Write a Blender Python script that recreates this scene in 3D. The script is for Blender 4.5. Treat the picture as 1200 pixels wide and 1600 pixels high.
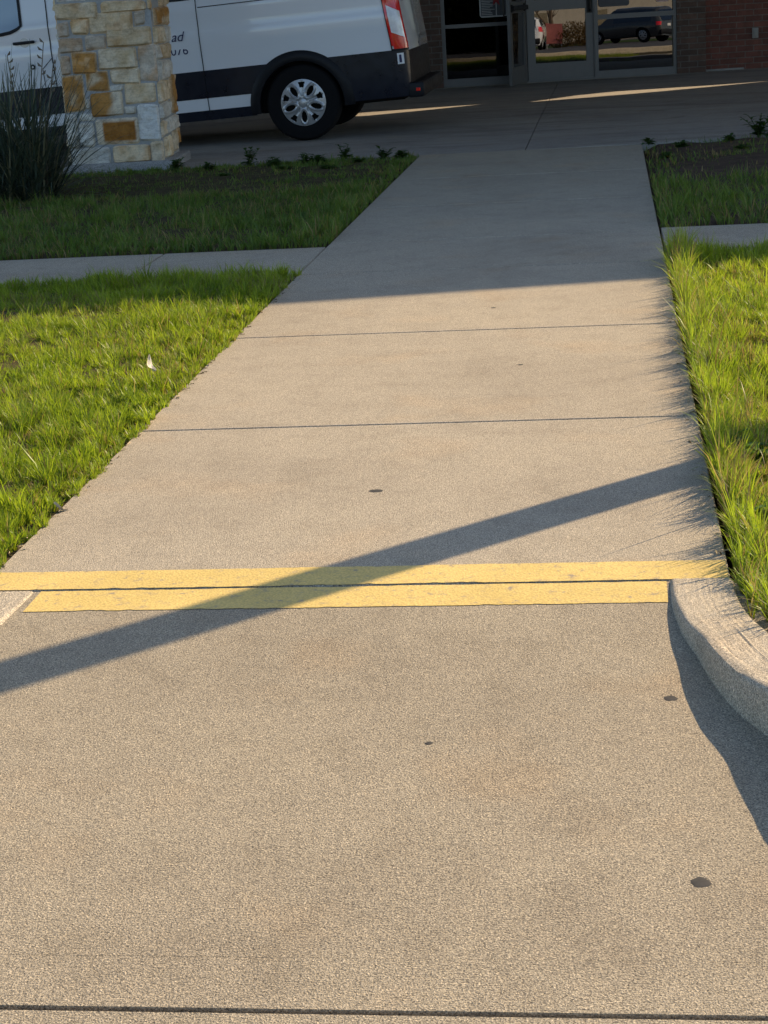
import bpy, bmesh, math, random
import numpy as np
from mathutils import Vector, Matrix, noise as mnoise

for o in list(bpy.data.objects):
    bpy.data.objects.remove(o)
scene = bpy.context.scene
COL = scene.collection
rng = np.random.default_rng(7)
random.seed(7)
R = math.radians

# ------------------------------------------------------------------ camera
PITCH, YAW, ROLL, FPX, EYE = .285342, .135641, -.0603905, 2798.06, 1.37
_f = Vector((-math.sin(YAW) * math.cos(PITCH), math.cos(YAW) * math.cos(PITCH), -math.sin(PITCH)))
_r0 = Vector((math.cos(YAW), math.sin(YAW), 0))
_u0 = _r0.cross(_f)
_r = math.cos(ROLL) * _r0 + math.sin(ROLL) * _u0
_u = -math.sin(ROLL) * _r0 + math.cos(ROLL) * _u0
cd = bpy.data.cameras.new('Camera')
cam = bpy.data.objects.new('Camera', cd)
COL.objects.link(cam)
m = Matrix((_r, _u, -_f)).transposed().to_4x4()
m.translation = Vector((0, 0, EYE))
cam.matrix_world = m
cd.sensor_fit = 'AUTO'
cd.sensor_width = 36
cd.lens = FPX / 1600 * 36
cd.clip_start = .05
cd.clip_end = 2000
scene.camera = cam

# ------------------------------------------------------------------ light
SUN_AZ, SUN_EL = R(45.6), R(31)          # azimuth from +Y towards +X
w = bpy.data.worlds.new('World')
scene.world = w
w.use_nodes = True
nt = w.node_tree
bg = nt.nodes['Background']
sky = nt.nodes.new('ShaderNodeTexSky')
sky.sky_type = 'NISHITA'
sky.sun_disc = False
sky.sun_elevation = SUN_EL
sky.sun_rotation = SUN_AZ
sky.air_density = 1.0
sky.dust_density = 1.0
sky.ozone_density = 2.0
nt.links.new(sky.outputs[0], bg.inputs[0])
bg.inputs[1].default_value = .125
sl = bpy.data.lights.new('Sun', 'SUN')
sl.energy = 5.0
sl.angle = R(.53)
sl.color = (1, .775, .505)
so = bpy.data.objects.new('Sun', sl)
COL.objects.link(so)
sdir = Vector((math.sin(SUN_AZ) * math.cos(SUN_EL), math.cos(SUN_AZ) * math.cos(SUN_EL), math.sin(SUN_EL)))
so.rotation_euler = sdir.to_track_quat('Z', 'Y').to_euler()
so.location = sdir * 40
KX = math.sin(SUN_AZ) / math.tan(SUN_EL)
KY = math.cos(SUN_AZ) / math.tan(SUN_EL)
vs = scene.view_settings
vs.view_transform = 'Standard'
vs.look = 'None'
vs.exposure = .60
vs.gamma = 1
scene.cycles.use_denoising = True
scene.cycles.use_adaptive_sampling = False
scene.cycles.caustics_reflective = False
scene.cycles.caustics_refractive = False
scene.cycles.sample_clamp_indirect = .6
scene.cycles.blur_glossy = 1.0
scene.cycles.max_bounces = 8
scene.cycles.transparent_max_bounces = 16


# ------------------------------------------------------------------ helpers
def link(name, mesh, parent=None, mats=()):
    o = bpy.data.objects.new(name, mesh)
    COL.objects.link(o)
    for mm in mats:
        mesh.materials.append(mm)
    if parent is not None:
        o.parent = parent
    return o


def tag(o, label=None, cat=None, group=None, kind=None):
    if label: o['label'] = label
    if cat: o['category'] = cat
    if group: o['group'] = group
    if kind: o['kind'] = kind
    return o


def empty(name, loc, rz=0):
    o = bpy.data.objects.new(name, None)
    o.empty_display_size = .2
    COL.objects.link(o)
    o.location = loc
    o.rotation_euler = (0, 0, rz)
    return o


class MB:
    """collects quads / boxes / tubes and links them as one mesh"""
    def __init__(self):
        self.v, self.f, self.m, self.c = [], [], [], {}

    def add(self, verts, faces, mi=0):
        b = len(self.v)
        self.v += [tuple(p) for p in verts]
        self.f += [tuple(b + i for i in f) for f in faces]
        self.m += [mi] * len(faces)
        return self

    def box(self, x0, x1, y0, y1, z0, z1, mi=0, bev=0):
        if bev:
            bm = bmesh.new()
            bmesh.ops.create_cube(bm, size=1)
            for v in bm.verts:
                v.co = Vector(((x0 + x1) / 2 + v.co.x * (x1 - x0), (y0 + y1) / 2 + v.co.y * (y1 - y0), (z0 + z1) / 2 + v.co.z * (z1 - z0)))
            bmesh.ops.bevel(bm, geom=list(bm.edges), offset=bev, segments=2, affect='EDGES', profile=.5)
            bm.verts.index_update()
            self.add([v.co[:] for v in bm.verts], [[v.index for v in f.verts] for f in bm.faces], mi)
            bm.free()
            return self
        vs_ = [(x, y, z) for z in (z0, z1) for y in (y0, y1) for x in (x0, x1)]
        return self.add(vs_, [(0, 2, 3, 1), (4, 5, 7, 6), (0, 1, 5, 4), (2, 6, 7, 3), (0, 4, 6, 2), (1, 3, 7, 5)], mi)

    def tube(self, pts, rad, n=8, mi=0, cap=True):
        pts = [Vector(p) for p in pts]
        if not hasattr(rad, '__len__'):
            rad = [rad] * len(pts)
        ring = []
        for i, p in enumerate(pts):
            d = (pts[min(i + 1, len(pts) - 1)] - pts[max(i - 1, 0)]).normalized()
            a = d.cross(Vector((0, 0, 1)) if abs(d.z) < .9 else Vector((1, 0, 0))).normalized()
            b = d.cross(a)
            for k in range(n):
                t = 2 * math.pi * k / n
                ring.append(p + rad[i] * (math.cos(t) * a + math.sin(t) * b))
        fs = []
        for i in range(len(pts) - 1):
            for k in range(n):
                k2 = (k + 1) % n
                fs.append((i * n + k, i * n + k2, (i + 1) * n + k2, (i + 1) * n + k))
        if cap:
            fs.append(tuple(range(n - 1, -1, -1)))
            fs.append(tuple((len(pts) - 1) * n + k for k in range(n)))
        return self.add(ring, fs, mi)

    def prism(self, poly, z0, z1, mi=0):
        n = len(poly)
        vs_ = [(x, y, z0) for x, y in poly] + [(x, y, z1) for x, y in poly]
        fs = [tuple(range(n - 1, -1, -1)), tuple(range(n, 2 * n))] + [(i, (i + 1) % n, n + (i + 1) % n, n + i) for i in range(n)]
        return self.add(vs_, fs, mi)

    def build(self, name, mats, parent=None, smooth=False):
        me = bpy.data.meshes.new(name)
        me.from_pydata(self.v, [], self.f)
        if not isinstance(mats, (list, tuple)):
            mats = [mats]
        o = link(name, me, parent, mats)
        me.polygons.foreach_set('material_index', self.m)
        if smooth:
            me.polygons.foreach_set('use_smooth', [True] * len(self.f))
            me.set_sharp_from_angle(angle=R(35))
        me.validate()
        me.update()
        return o


def fbm(x, y, s=1.0, seed=0.0, octv=3):
    t, a = 0, 1
    for k in range(octv):
        t += a * mnoise.noise(Vector((x * s + seed, y * s - seed, seed * 1.7)))
        s *= 2.1
        a *= .5
    return t


# ------------------------------------------------------------------ materials
def newmat(name):
    mt = bpy.data.materials.new(name)
    mt.use_nodes = True
    n = mt.node_tree
    b = n.nodes['Principled BSDF']
    return mt, n, b


def N(n, t, **kw):
    x = n.nodes.new('ShaderNode' + t)
    for k, v in kw.items():
        if k == 'inp':
            for kk, vv in v.items():
                x.inputs[kk].default_value = vv
        else:
            setattr(x, k, v)
    return x


def noise_node(n, co, scale, detail=3, rough=.55, dist=0):
    x = N(n, 'TexNoise', inp={'Scale': scale, 'Detail': detail, 'Roughness': rough, 'Distortion': dist})
    n.links.new(co, x.inputs['Vector'])
    return x.outputs['Fac']


def ramp(n, fac, stops):
    x = N(n, 'ValToRGB')
    e = x.color_ramp.elements
    while len(e) < len(stops):
        e.new(.5)
    for i, (p, c) in enumerate(stops):
        e[i].position = p
        e[i].color = (*c, 1) if len(c) == 3 else c
    n.links.new(fac, x.inputs[0])
    return x.outputs[0]


def mix(n, fac, a, b, mode='MIX'):
    x = N(n, 'Mix', data_type='RGBA', blend_type=mode)
    for s, v in ((0, fac), (6, a), (7, b)):
        if hasattr(v, 'links') or hasattr(v, 'is_linked'):
            n.links.new(v, x.inputs[s])
        elif s == 0:
            x.inputs[0].default_value = v
        else:
            x.inputs[s].default_value = (*v, 1)
    return x.outputs[2]


def g3(v):
    return (v, v, v)


def bump(n, b, h, strength=.5, dist=.002, prev=None):
    x = N(n, 'Bump', inp={'Strength': strength, 'Distance': dist})
    n.links.new(h, x.inputs['Height'])
    if prev is not None:
        n.links.new(prev, x.inputs['Normal'])
    n.links.new(x.outputs[0], b.inputs['Normal'])
    return x.outputs[0]


def pos(n):
    return N(n, 'NewGeometry').outputs['Position']


def objco(n):
    return N(n, 'TexCoord').outputs['Object']


def concrete(name, base, stain=.25, grain=1.0, streak=False, dirt=(.55, .52, .5)):
    mt, n, b = newmat(name)
    P = pos(n)
    big = noise_node(n, P, .9, 4, .6)
    mid = noise_node(n, P, 7, 4, .65)
    fine = noise_node(n, P, 290, 2, .7)
    vor = N(n, 'TexVoronoi', inp={'Scale': 460.0, 'Randomness': 1.0})
    n.links.new(P, vor.inputs['Vector'])
    sp = N(n, 'SeparateColor')
    n.links.new(vor.outputs['Color'], sp.inputs[0])
    agg = ramp(n, sp.outputs[0], [(0, (.20, .19, .18)), (.16, (.55, .53, .50)), (.34, (.92, .90, .87)), (.60, (1.05, 1.03, .98)), (.84, (1.3, 1.22, 1.06)), (1, (2.0, 1.9, 1.75))])
    c = mix(n, min(1, .66 * grain), (1, 1, 1), agg, 'MIX')
    c = mix(n, 1, base, c, 'MULTIPLY')
    fr = ramp(n, fine, [(.34, g3(.42)), (.5, g3(1)), (.68, g3(1.45))])
    c = mix(n, min(1, .85 * grain), c, fr, 'MULTIPLY')
    c = mix(n, stain, c, ramp(n, big, [(.3, (.62, .6, .6)), (.52, (1, 1, 1)), (.75, (1.12, 1.1, 1.05))]), 'MULTIPLY')
    c = mix(n, stain, c, ramp(n, mid, [(.3, (.72, .7, .68)), (.5, (1, 1, 1)), (.72, (1.1, 1.09, 1.08))]), 'MULTIPLY')
    # warm rusty blotches
    blot = noise_node(n, P, 2.3, 3, .5)
    c = mix(n, ramp(n, blot, [(.56, g3(0)), (.72, g3(.35))]), c, mix(n, 1, c, (1.12, .96, .80), 'MULTIPLY'))
    mps = N(n, 'Mapping', inp={'Scale': (9, 1.4, 1), 'Rotation': (0, 0, .35)})
    n.links.new(P, mps.inputs[0])
    sc_ = noise_node(n, mps.outputs[0], 1.3, 6, .75, 1.5)
    c = mix(n, ramp(n, sc_, [(.67, g3(0)), (.74, g3(.28))]), c, mix(n, 1, c, (1.45, 1.42, 1.4), 'MULTIPLY'))
    dk = noise_node(n, P, 1.7, 6, .7, 1.0)
    c = mix(n, ramp(n, dk, [(.60, g3(0)), (.74, g3(.30))]), c, mix(n, 1, c, (.70, .69, .69), 'MULTIPLY'))
    # scattered small dark pits
    pit = N(n, 'TexVoronoi', inp={'Scale': 22.0, 'Randomness': 1.0})
    n.links.new(P, pit.inputs['Vector'])
    c = mix(n, ramp(n, pit.outputs['Distance'], [(.03, g3(.6)), (.065, g3(0))]), c, mix(n, 1, c, dirt, 'MULTIPLY'))
    if streak:
        mp = N(n, 'Mapping', inp={'Scale': (.35, 1.6, 1)})
        n.links.new(P, mp.inputs[0])
        st = noise_node(n, mp.outputs[0], 1.6, 5, .62, .6)
        c = mix(n, .5, c, ramp(n, st, [(.33, (.42, .41, .42)), (.47, (.9, .9, .9)), (.65, (1.06, 1.05, 1.04))]), 'MULTIPLY')
        mp2 = N(n, 'Mapping', inp={'Scale': (.8, 3.5, 1)})
        n.links.new(P, mp2.inputs[0])
        s2 = noise_node(n, mp2.outputs[0], 1.1, 4, .6, 1.2)
        c = mix(n, .45, c, ramp(n, s2, [(.30, (.35, .34, .34)), (.36, (1, 1, 1))]), 'MULTIPLY')
    n.links.new(c, b.inputs['Base Color'])
    b.inputs['Roughness'].default_value = .88
    b.inputs['Specular IOR Level'].default_value = .25
    # broomed texture + grain relief
    mpb = N(n, 'Mapping', inp={'Scale': (40, 420, 1)})
    n.links.new(P, mpb.inputs[0])
    br = noise_node(n, mpb.outputs[0], 1, 2, .5)
    hsum = N(n, 'Math', operation='ADD')
    n.links.new(fine, hsum.inputs[0])
    ml = N(n, 'Math', operation='MULTIPLY', inp={1: .5})
    n.links.new(br, ml.inputs[0])
    n.links.new(ml.outputs[0], hsum.inputs[1])
    p = bump(n, b, hsum.outputs[0], .8 * grain, .004)
    bump(n, b, mid, .25, .006, p)
    return mt


def plain(name, col, rough=.5, metal=0, spec=.5, coat=0, var=.12, scale=12, bmp=0):
    mt, n, b = newmat(name)
    P = objco(n)
    f = noise_node(n, P, scale, 4, .6)
    c = mix(n, 1, col, ramp(n, f, [(.3, g3(1 - var)), (.7, g3(1 + var))]), 'MULTIPLY')
    n.links.new(c, b.inputs['Base Color'])
    b.inputs['Roughness'].default_value = rough
    b.inputs['Metallic'].default_value = metal
    b.inputs['Specular IOR Level'].default_value = spec
    b.inputs['Coat Weight'].default_value = coat
    b.inputs['Coat Roughness'].default_value = .06
    rr = ramp(n, f, [(.3, g3(max(0, rough - .06))), (.7, g3(min(1, rough + .1)))])
    n.links.new(rr, b.inputs['Roughness'])
    if bmp:
        bump(n, b, noise_node(n, P, scale * 6, 3), .4, bmp)
    return mt


M = {}
M['walk'] = concrete('walkway concrete', (.425, .378, .300), .36, .98)
M['apron'] = concrete('apron concrete', (.355, .313, .240), .42, 1.0)
M['drive'] = concrete('drive concrete', (.36, .335, .30), .45, .7, True)
def brushed(mt):
    n = mt.node_tree
    return mt


M['kerb'] = concrete('kerb concrete', (.48, .43, .345), .45, 1.0)
M['plinth'] = concrete('plinth concrete', (.36, .36, .36), .35)
M['white'] = plain('white paint', (.86, .88, .91), .16, 0, .5, .8, .008, .8)
M['black'] = plain('black plastic', (.007, .008, .011), .5, 0, .3, 0, .2, 20)
M['navy'] = plain('dark blue film', (.008, .011, .022), .3, 0, .5, .3, .15, 8)
M['rubber'] = plain('tyre rubber', (.008, .008, .009), .85, 0, .2, 0, .25, 30, .001)
M['silver'] = plain('silver wheel paint', (.50, .51, .52), .32, .55, .5, .2, .06, 20)
M['under'] = plain('underbody', (.015, .015, .015), .9, 0, .2)
M['bronze'] = plain('dark bronze aluminium', (.165, .165, .165), .42, .45, .5, 0, .1, 6)
M['darkmetal'] = plain('black hardware', (.012, .012, .012), .4, .3)
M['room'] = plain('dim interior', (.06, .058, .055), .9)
M['roofing'] = plain('roofing', (.25, .24, .22), .9, 0, .3, 0, .15, 3)
M['soffit'] = plain('soffit', (.50, .49, .47), .9, 0, .3, 0, .1, 3)
M['pole'] = plain('grey pole paint', (.30, .30, .30), .4, .4)
M['ink'] = plain('navy lettering', (.02, .025, .10), .5)
M['grey'] = plain('dark grey paint', (.06, .065, .07), .3, .2, .5, .5)
M['beige'] = plain('beige stucco', (.36, .33, .28), .9, 0, .2, 0, .12, 2)
M['redpaint'] = plain('red panel', (.34, .10, .09), .6)
M['gum'] = plain('old gum', (.05, .048, .045), .8, 0, .3, 0, .3, 60)
M['paper'] = plain('paper', (.62, .62, .60), .7)
M['paperpink'] = plain('pink paper', (.62, .46, .46), .7)
M['redink'] = plain('red ink', (.35, .04, .04), .7)
M['greyink'] = plain('grey ink', (.12, .12, .13), .7)
M['plate'] = plain('licence plate', (.7, .7, .7), .5)
M['box'] = plain('grey outlet cover', (.30, .29, .27), .6)


def yellow_paint():
    mt, n, b = newmat('worn yellow kerb paint')
    P = pos(n)
    f1 = noise_node(n, P, 30, 5, .7)
    f2 = noise_node(n, P, 170, 2, .6)
    f3 = noise_node(n, P, 3, 4, .6)
    c = mix(n, 1, (.70, .525, .18), ramp(n, f2, [(.3, g3(.78)), (.7, g3(1.16))]), 'MULTIPLY')
    c = mix(n, .6, c, ramp(n, f3, [(.3, (.82, .8, .72)), (.7, (1.08, 1.06, 1.1))]), 'MULTIPLY')
    wear = ramp(n, f1, [(.33, g3(.95)), (.39, g3(.28)), (.47, g3(.0))])
    c = mix(n, wear, c, (.33, .27, .19))
    n.links.new(c, b.inputs['Base Color'])
    b.inputs['Roughness'].default_value = .7
    b.inputs['Specular IOR Level'].default_value = .3
    bump(n, b, f2, .5, .003)
    return mt


M['yellow'] = yellow_paint()


def soil_mat(name='thatch and soil', a=(.045, .035, .022), b_=(.14, .115, .06)):
    mt, n, b = newmat(name)
    P = pos(n)
    f = noise_node(n, P, 6, 5, .7)
    f2 = noise_node(n, P, 60, 4, .7)
    c = mix(n, f2, a, b_)
    c = mix(n, .7, c, ramp(n, f, [(.3, (.45, .45, .4)), (.7, (1.25, 1.2, 1.1))]), 'MULTIPLY')
    n.links.new(c, b.inputs['Base Color'])
    b.inputs['Roughness'].default_value = .95
    b.inputs['Specular IOR Level'].default_value = .1
    bump(n, b, f2, .8, .012)
    return mt


M['soil'] = soil_mat()
M['groundm'] = soil_mat('dry ground', (.07, .06, .035), (.13, .11, .06))
M['mulch'] = soil_mat('bare mulch', (.05, .035, .026), (.17, .12, .09))


def blade_mat(name, trans=.45, rough=.5, spec=.38):
    mt, n, b = newmat(name)
    at = N(n, 'Attribute', attribute_name='col')
    c = at.outputs['Color']
    n.links.new(c, b.inputs['Base Color'])
    b.inputs['Roughness'].default_value = rough
    b.inputs['Specular IOR Level'].default_value = spec
    tr = N(n, 'BsdfTranslucent')
    n.links.new(mix(n, 1, c, (1.25, 1.25, .7), 'MULTIPLY'), tr.inputs[0])
    mx = N(n, 'MixShader', inp={0: trans})
    n.links.new(b.outputs[0], mx.inputs[1])
    n.links.new(tr.outputs[0], mx.inputs[2])
    n.links.new(mx.outputs[0], n.nodes['Material Output'].inputs[0])
    return mt


M['blade'] = blade_mat('grass blade', .48, .42, .36)
M['leaf'] = blade_mat('weed leaf', .42, .6, .2)
M['yucca'] = blade_mat('stiff leaf', .12, .55, .35)


def stone_mat():
    mt, n, b = newmat('limestone')
    at = N(n, 'Attribute', attribute_name='col')
    P = objco(n)
    f = noise_node(n, P, 14, 6, .7, .5)
    f2 = noise_node(n, P, 60, 4, .7)
    mp = N(n, 'Mapping', inp={'Scale': (6, 6, 40)})
    n.links.new(P, mp.inputs[0])
    ly = noise_node(n, mp.outputs[0], 1.5, 4, .6, .8)
    c = mix(n, .8, at.outputs['Color'], ramp(n, f, [(.28, (.55, .50, .45)), (.5, (1, 1, 1)), (.72, (1.2, 1.16, 1.1))]), 'MULTIPLY')
    c = mix(n, .5, c, ramp(n, f2, [(.3, g3(.65)), (.6, g3(1.1))]), 'MULTIPLY')
    c = mix(n, .5, c, ramp(n, ly, [(.35, (.75, .68, .6)), (.55, (1.05, 1.05, 1.05))]), 'MULTIPLY')
    n.links.new(c, b.inputs['Base Color'])
    b.inputs['Roughness'].default_value = .9
    b.inputs['Specular IOR Level'].default_value = .2
    p = bump(n, b, f2, .6, .006)
    bump(n, b, f, .6, .012, p)
    return mt


M['stone'] = stone_mat()
M['mortar'] = plain('mortar', (.37, .375, .37), .95, 0, .2, 0, .15, 40, .004)


def brick_mat(name, c1, c2, mortar, rot=0):
    mt, n, b = newmat(name)
    P = objco(n)
    sx = N(n, 'SeparateXYZ')
    n.links.new(P, sx.inputs[0])
    ad = N(n, 'Math', operation='ADD')
    n.links.new(sx.outputs[0], ad.inputs[0])
    n.links.new(sx.outputs[1], ad.inputs[1])
    cb = N(n, 'CombineXYZ')
    n.links.new(ad.outputs[0], cb.inputs[0])
    n.links.new(sx.outputs[2], cb.inputs[1])
    br = N(n, 'TexBrick', inp={'Scale': 1.0, 'Mortar Size': .007, 'Mortar Smooth': .2, 'Bias': 0.0, 'Brick Width': .24, 'Row Height': .081})
    n.links.new(cb.outputs[0], br.inputs['Vector'])
    br.inputs['Color1'].default_value = (*c1, 1)
    br.inputs['Color2'].default_value = (*c2, 1)
    br.inputs['Mortar'].default_value = (*mortar, 1)
    f = noise_node(n, P, 9, 5, .7)
    f2 = noise_node(n, P, 80, 3, .7)
    c = mix(n, .7, br.outputs['Color'], ramp(n, f, [(.3, g3(.6)), (.7, g3(1.3))]), 'MULTIPLY')
    c = mix(n, .5, c, ramp(n, f2, [(.3, g3(.7)), (.7, g3(1.25))]), 'MULTIPLY')
    n.links.new(c, b.inputs['Base Color'])
    b.inputs['Roughness'].default_value = .9
    iv = N(n, 'Math', operation='SUBTRACT', inp={0: 1.0})
    n.links.new(br.outputs['Fac'], iv.inputs[1])
    p = bump(n, b, iv.outputs[0], .7, .008)
    bump(n, b, f2, .3, .003, p)
    return mt


M['brick'] = brick_mat('brown brick', (.16, .095, .07), (.10, .065, .05), (.17, .15, .13))
M['brickred'] = brick_mat('red brick', (.22, .085, .06), (.15, .06, .045), (.20, .15, .125))


def glass_mat(name, refl=.22, tint=(.10, .11, .12), rough=.0):
    mt, n, b = newmat(name)
    out = n.nodes['Material Output']
    gl = N(n, 'BsdfGlossy', inp={'Roughness': rough, 'Color': (.95, .97, 1, 1)})
    tr = N(n, 'BsdfTransparent', inp={0: (*tint, 1)})
    fr = N(n, 'Fresnel', inp={'IOR': 1.5})
    P = objco(n)
    bp = N(n, 'Bump', inp={'Strength': .03, 'Distance': .01})
    n.links.new(noise_node(n, P, 2.2, 1, .3), bp.inputs['Height'])
    n.links.new(bp.outputs[0], gl.inputs['Normal'])
    ad = N(n, 'Math', operation='ADD', inp={1: refl})
    ad.use_clamp = True
    n.links.new(fr.outputs[0], ad.inputs[0])
    mx = N(n, 'MixShader')
    n.links.new(ad.outputs[0], mx.inputs[0])
    n.links.new(tr.outputs[0], mx.inputs[1])
    n.links.new(gl.outputs[0], mx.inputs[2])
    n.links.new(mx.outputs[0], out.inputs[0])
    return mt


M['glass'] = glass_mat('reflective storefront glass', .12)
M['glassdim'] = glass_mat('dark storefront glass', .0, (.3, .3, .3))
M['carglass'] = glass_mat('tinted car glass', .08, (.06, .07, .08))
M['doorglass'] = glass_mat('car door glass', .10, (.55, .62, .64))


def lens_mat(name, col, rough=.15):
    mt, n, b = newmat(name)
    P = objco(n)
    wv = N(n, 'TexWave', inp={'Scale': 40.0, 'Distortion': .5})
    n.links.new(P, wv.inputs['Vector'])
    f = noise_node(n, P, 18, 2)
    c = mix(n, .5, col, ramp(n, wv.outputs['Fac'], [(.2, g3(.55)), (.7, g3(1.25))]), 'MULTIPLY')
    c = mix(n, .4, c, ramp(n, f, [(.35, g3(.6)), (.65, g3(1.2))]), 'MULTIPLY')
    n.links.new(c, b.inputs['Base Color'])
    b.inputs['Roughness'].default_value = rough
    b.inputs['Coat Weight'].default_value = 1
    return mt


M['redlens'] = lens_mat('red lamp lens', (.90, .002, .01))
M['clearlens'] = lens_mat('clear lamp lens', (.95, .95, .97))

# ------------------------------------------------------------------ the ground and paving
XL, XR = -1.574, .256                     # walkway edges
JO = .004                                 # half a joint


def slab_mesh(mb, x0, x1, y0, y1, z, depth=.10, mi=0, bev=.004):
    # paving slab with eased arrises
    b_ = bev
    vs_ = [(x0, y0, z - depth), (x1, y0, z - depth), (x1, y1, z - depth), (x0, y1, z - depth),
           (x0, y0, z - b_), (x1, y0, z - b_), (x1, y1, z - b_), (x0, y1, z - b_),
           (x0 + b_, y0 + b_, z), (x1 - b_, y0 + b_, z), (x1 - b_, y1 - b_, z), (x0 + b_, y1 - b_, z)]
    mb.add(vs_, [(0, 1, 5, 4), (1, 2, 6, 5), (2, 3, 7, 6), (3, 0, 4, 7), (4, 5, 9, 8), (5, 6, 10, 9), (6, 7, 11, 10), (7, 4, 8, 11), (8, 9, 10, 11)], mi)


g = MB()
g.add([(-900, -900, -.4), (900, -900, -.4), (900, 900, -.4), (-900, 900, -.4)], [(0, 1, 2, 3)])
tag(g.build('ground', M['groundm']), kind='structure')

wk = MB()
ys = [4.0172, 5.634, 7.221, 8.872, 9.96, 11.55, 13.2, 15.1]
for i in range(len(ys) - 1):
    slab_mesh(wk, XL, XR, ys[i] + (0 if i == 0 else JO if i < 3 else .0065), ys[i + 1] - (JO if i < 2 else .0065), 0)
tag(wk.build('walkway', M['walk']), kind='structure')

sw = MB()
for (x0, x1, y0, y1) in [(-2.50, XL - .009, 8.88, 9.86), (-3.75, -2.51, 8.88, 9.86), (-5.0, -3.76, 8.88, 9.86), (-14, -5.01, 8.88, 9.86),
                         (XR + .012, 1.5, 9.0, 10.08), (1.51, 2.75, 9.0, 10.08), (2.76, 14, 9.0, 10.08)]:
    slab_mesh(sw, x0, x1, y0, y1, -.004)
tag(sw.build('cross_sidewalk', M['walk']), kind='structure')

dv = MB()
fy = lambda x: 15.17 + .10 * (x + .7)      # front edge of the drive, slightly skewed
def quad_slab(mb, p, z, d=.12):
    mb.add([(x, y, z - d) for x, y in p] + [(x, y, z) for x, y in p], [(4, 5, 6, 7), (0, 1, 5, 4), (1, 2, 6, 5), (2, 3, 7, 6), (3, 0, 4, 7)])
def ZD(x, y):                              # the drive falls gently away to the left and towards the building
    return -.002 - .0175 * min(6.0, max(0, -3.2 - x)) - .055 * min(1, max(0, (y - 18.5) / 6.0))
def drive_slab(p):
    (xa, ya), (xb, yb) = p[0], p[1]
    rows = [(ya, yb), (18.5, 18.5), (24.5, 24.5), (34, 34)]
    n = len(dv.v)
    vs_ = []
    for la, lb in rows:
        for x, y in ((xa, la), (xb, lb)):
            vs_ += [(x, y, ZD(x, y)), (x, y, ZD(x, y) - .3)]
    fs = [(0, 1, 3, 2)]
    for i in range(3):
        k = 4 * i
        fs += [(k, k + 2, k + 6, k + 4), (k, k + 4, k + 5, k + 1), (k + 2, k + 3, k + 7, k + 6)]
    dv.add(vs_, fs)
drive_slab([(-30, 14.72), (-9.2, 14.72)])
drive_slab([(-9.2, 14.72), (-4.895, 14.72)])
drive_slab([(-4.887, 14.86), (-3.2, 14.96)])
drive_slab([(-3.2, 14.96), (-.704, 15.11)])
drive_slab([(-.696, 15.11), (6.0, 15.95)])
drive_slab([(6.01, 15.95), (30, 15.95)])
tag(dv.build('driveway', M['drive']), kind='structure')

ap = MB()
Z_AP = -.003
slab_mesh(ap, -4.2, 4.2, 2.178 + .0045, 2.3205, Z_AP, bev=.0)
slab_mesh(ap, .56, .95, 2.3205, 2.46, Z_AP, bev=.0)
slab_mesh(ap, -2.26, -1.85, 2.3205, 2.46, Z_AP, bev=.0)
slab_mesh(ap, -1.85, .56, 2.32, 4.0135, Z_AP, bev=.0)
slab_mesh(ap, -4.2, 4.2, -1.2, 2.178 - .0045, Z_AP)
for sx in (-1, 1):
    slab_mesh(ap, *sorted((sx * 4.212, sx * 16)), -1.2, 2.32, Z_AP)
tag(ap.build('apron', M['apron']), kind='structure')
lot = MB()
lot.add([(-90, -160, -.02), (90, -160, -.02), (90, -1.205, -.02), (-90, -1.205, -.02)], [(0, 1, 2, 3)])
M['asphalt'] = concrete('asphalt', (.10, .10, .105), .4, .8)
tag(lot.build('parking_lot', M['asphalt']), kind='structure')


def band(name, x0, x1, y0, y1, z, seed):
    """painted strip with ragged edges"""
    n = 220
    top, bot = [], []
    for i in range(n + 1):
        x = x0 + (x1 - x0) * i / n
        e = .008 * max(0, fbm(x, seed, 22, seed) - .05) + .0025 * fbm(x, seed, 6, seed + 3)
        e2 = .0022 * fbm(x, seed + 5, 30, seed) + .0025 * fbm(x, seed + 9, 6, seed + 3)
        bot.append((x + (.004 * fbm(x, 2, 40) if i in (0, n) else 0), y0 + e, z))
        top.append((x, y1 + e2, z))
    mb = MB()
    mb.add(bot + top, [(i, i + 1, n + 2 + i, n + 1 + i) for i in range(n)])
    return tag(mb.build(name, M['yellow']), kind='structure')


band('yellow_stripe', XL + .006, XR - .004, 4.0185, 4.155, .0015, 1.3)
band('yellow_stripe', -1.405, .108, 3.866, 4.0125, Z_AP + .0015, 5.1)
# caulk in the joint
ck = MB()
for i in range(70):
    x = random.uniform(-1.3, .1) if i > 30 else random.uniform(-1.5, -.75)
    l = random.uniform(.006, .05)
    ck.box(x, x + l, 4.0136 + random.uniform(0, .0015), 4.0170, -.02, -.0045 + random.uniform(-.004, .001))
tag(ck.build('joint_sealant', M['paper']), kind='structure')


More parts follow.
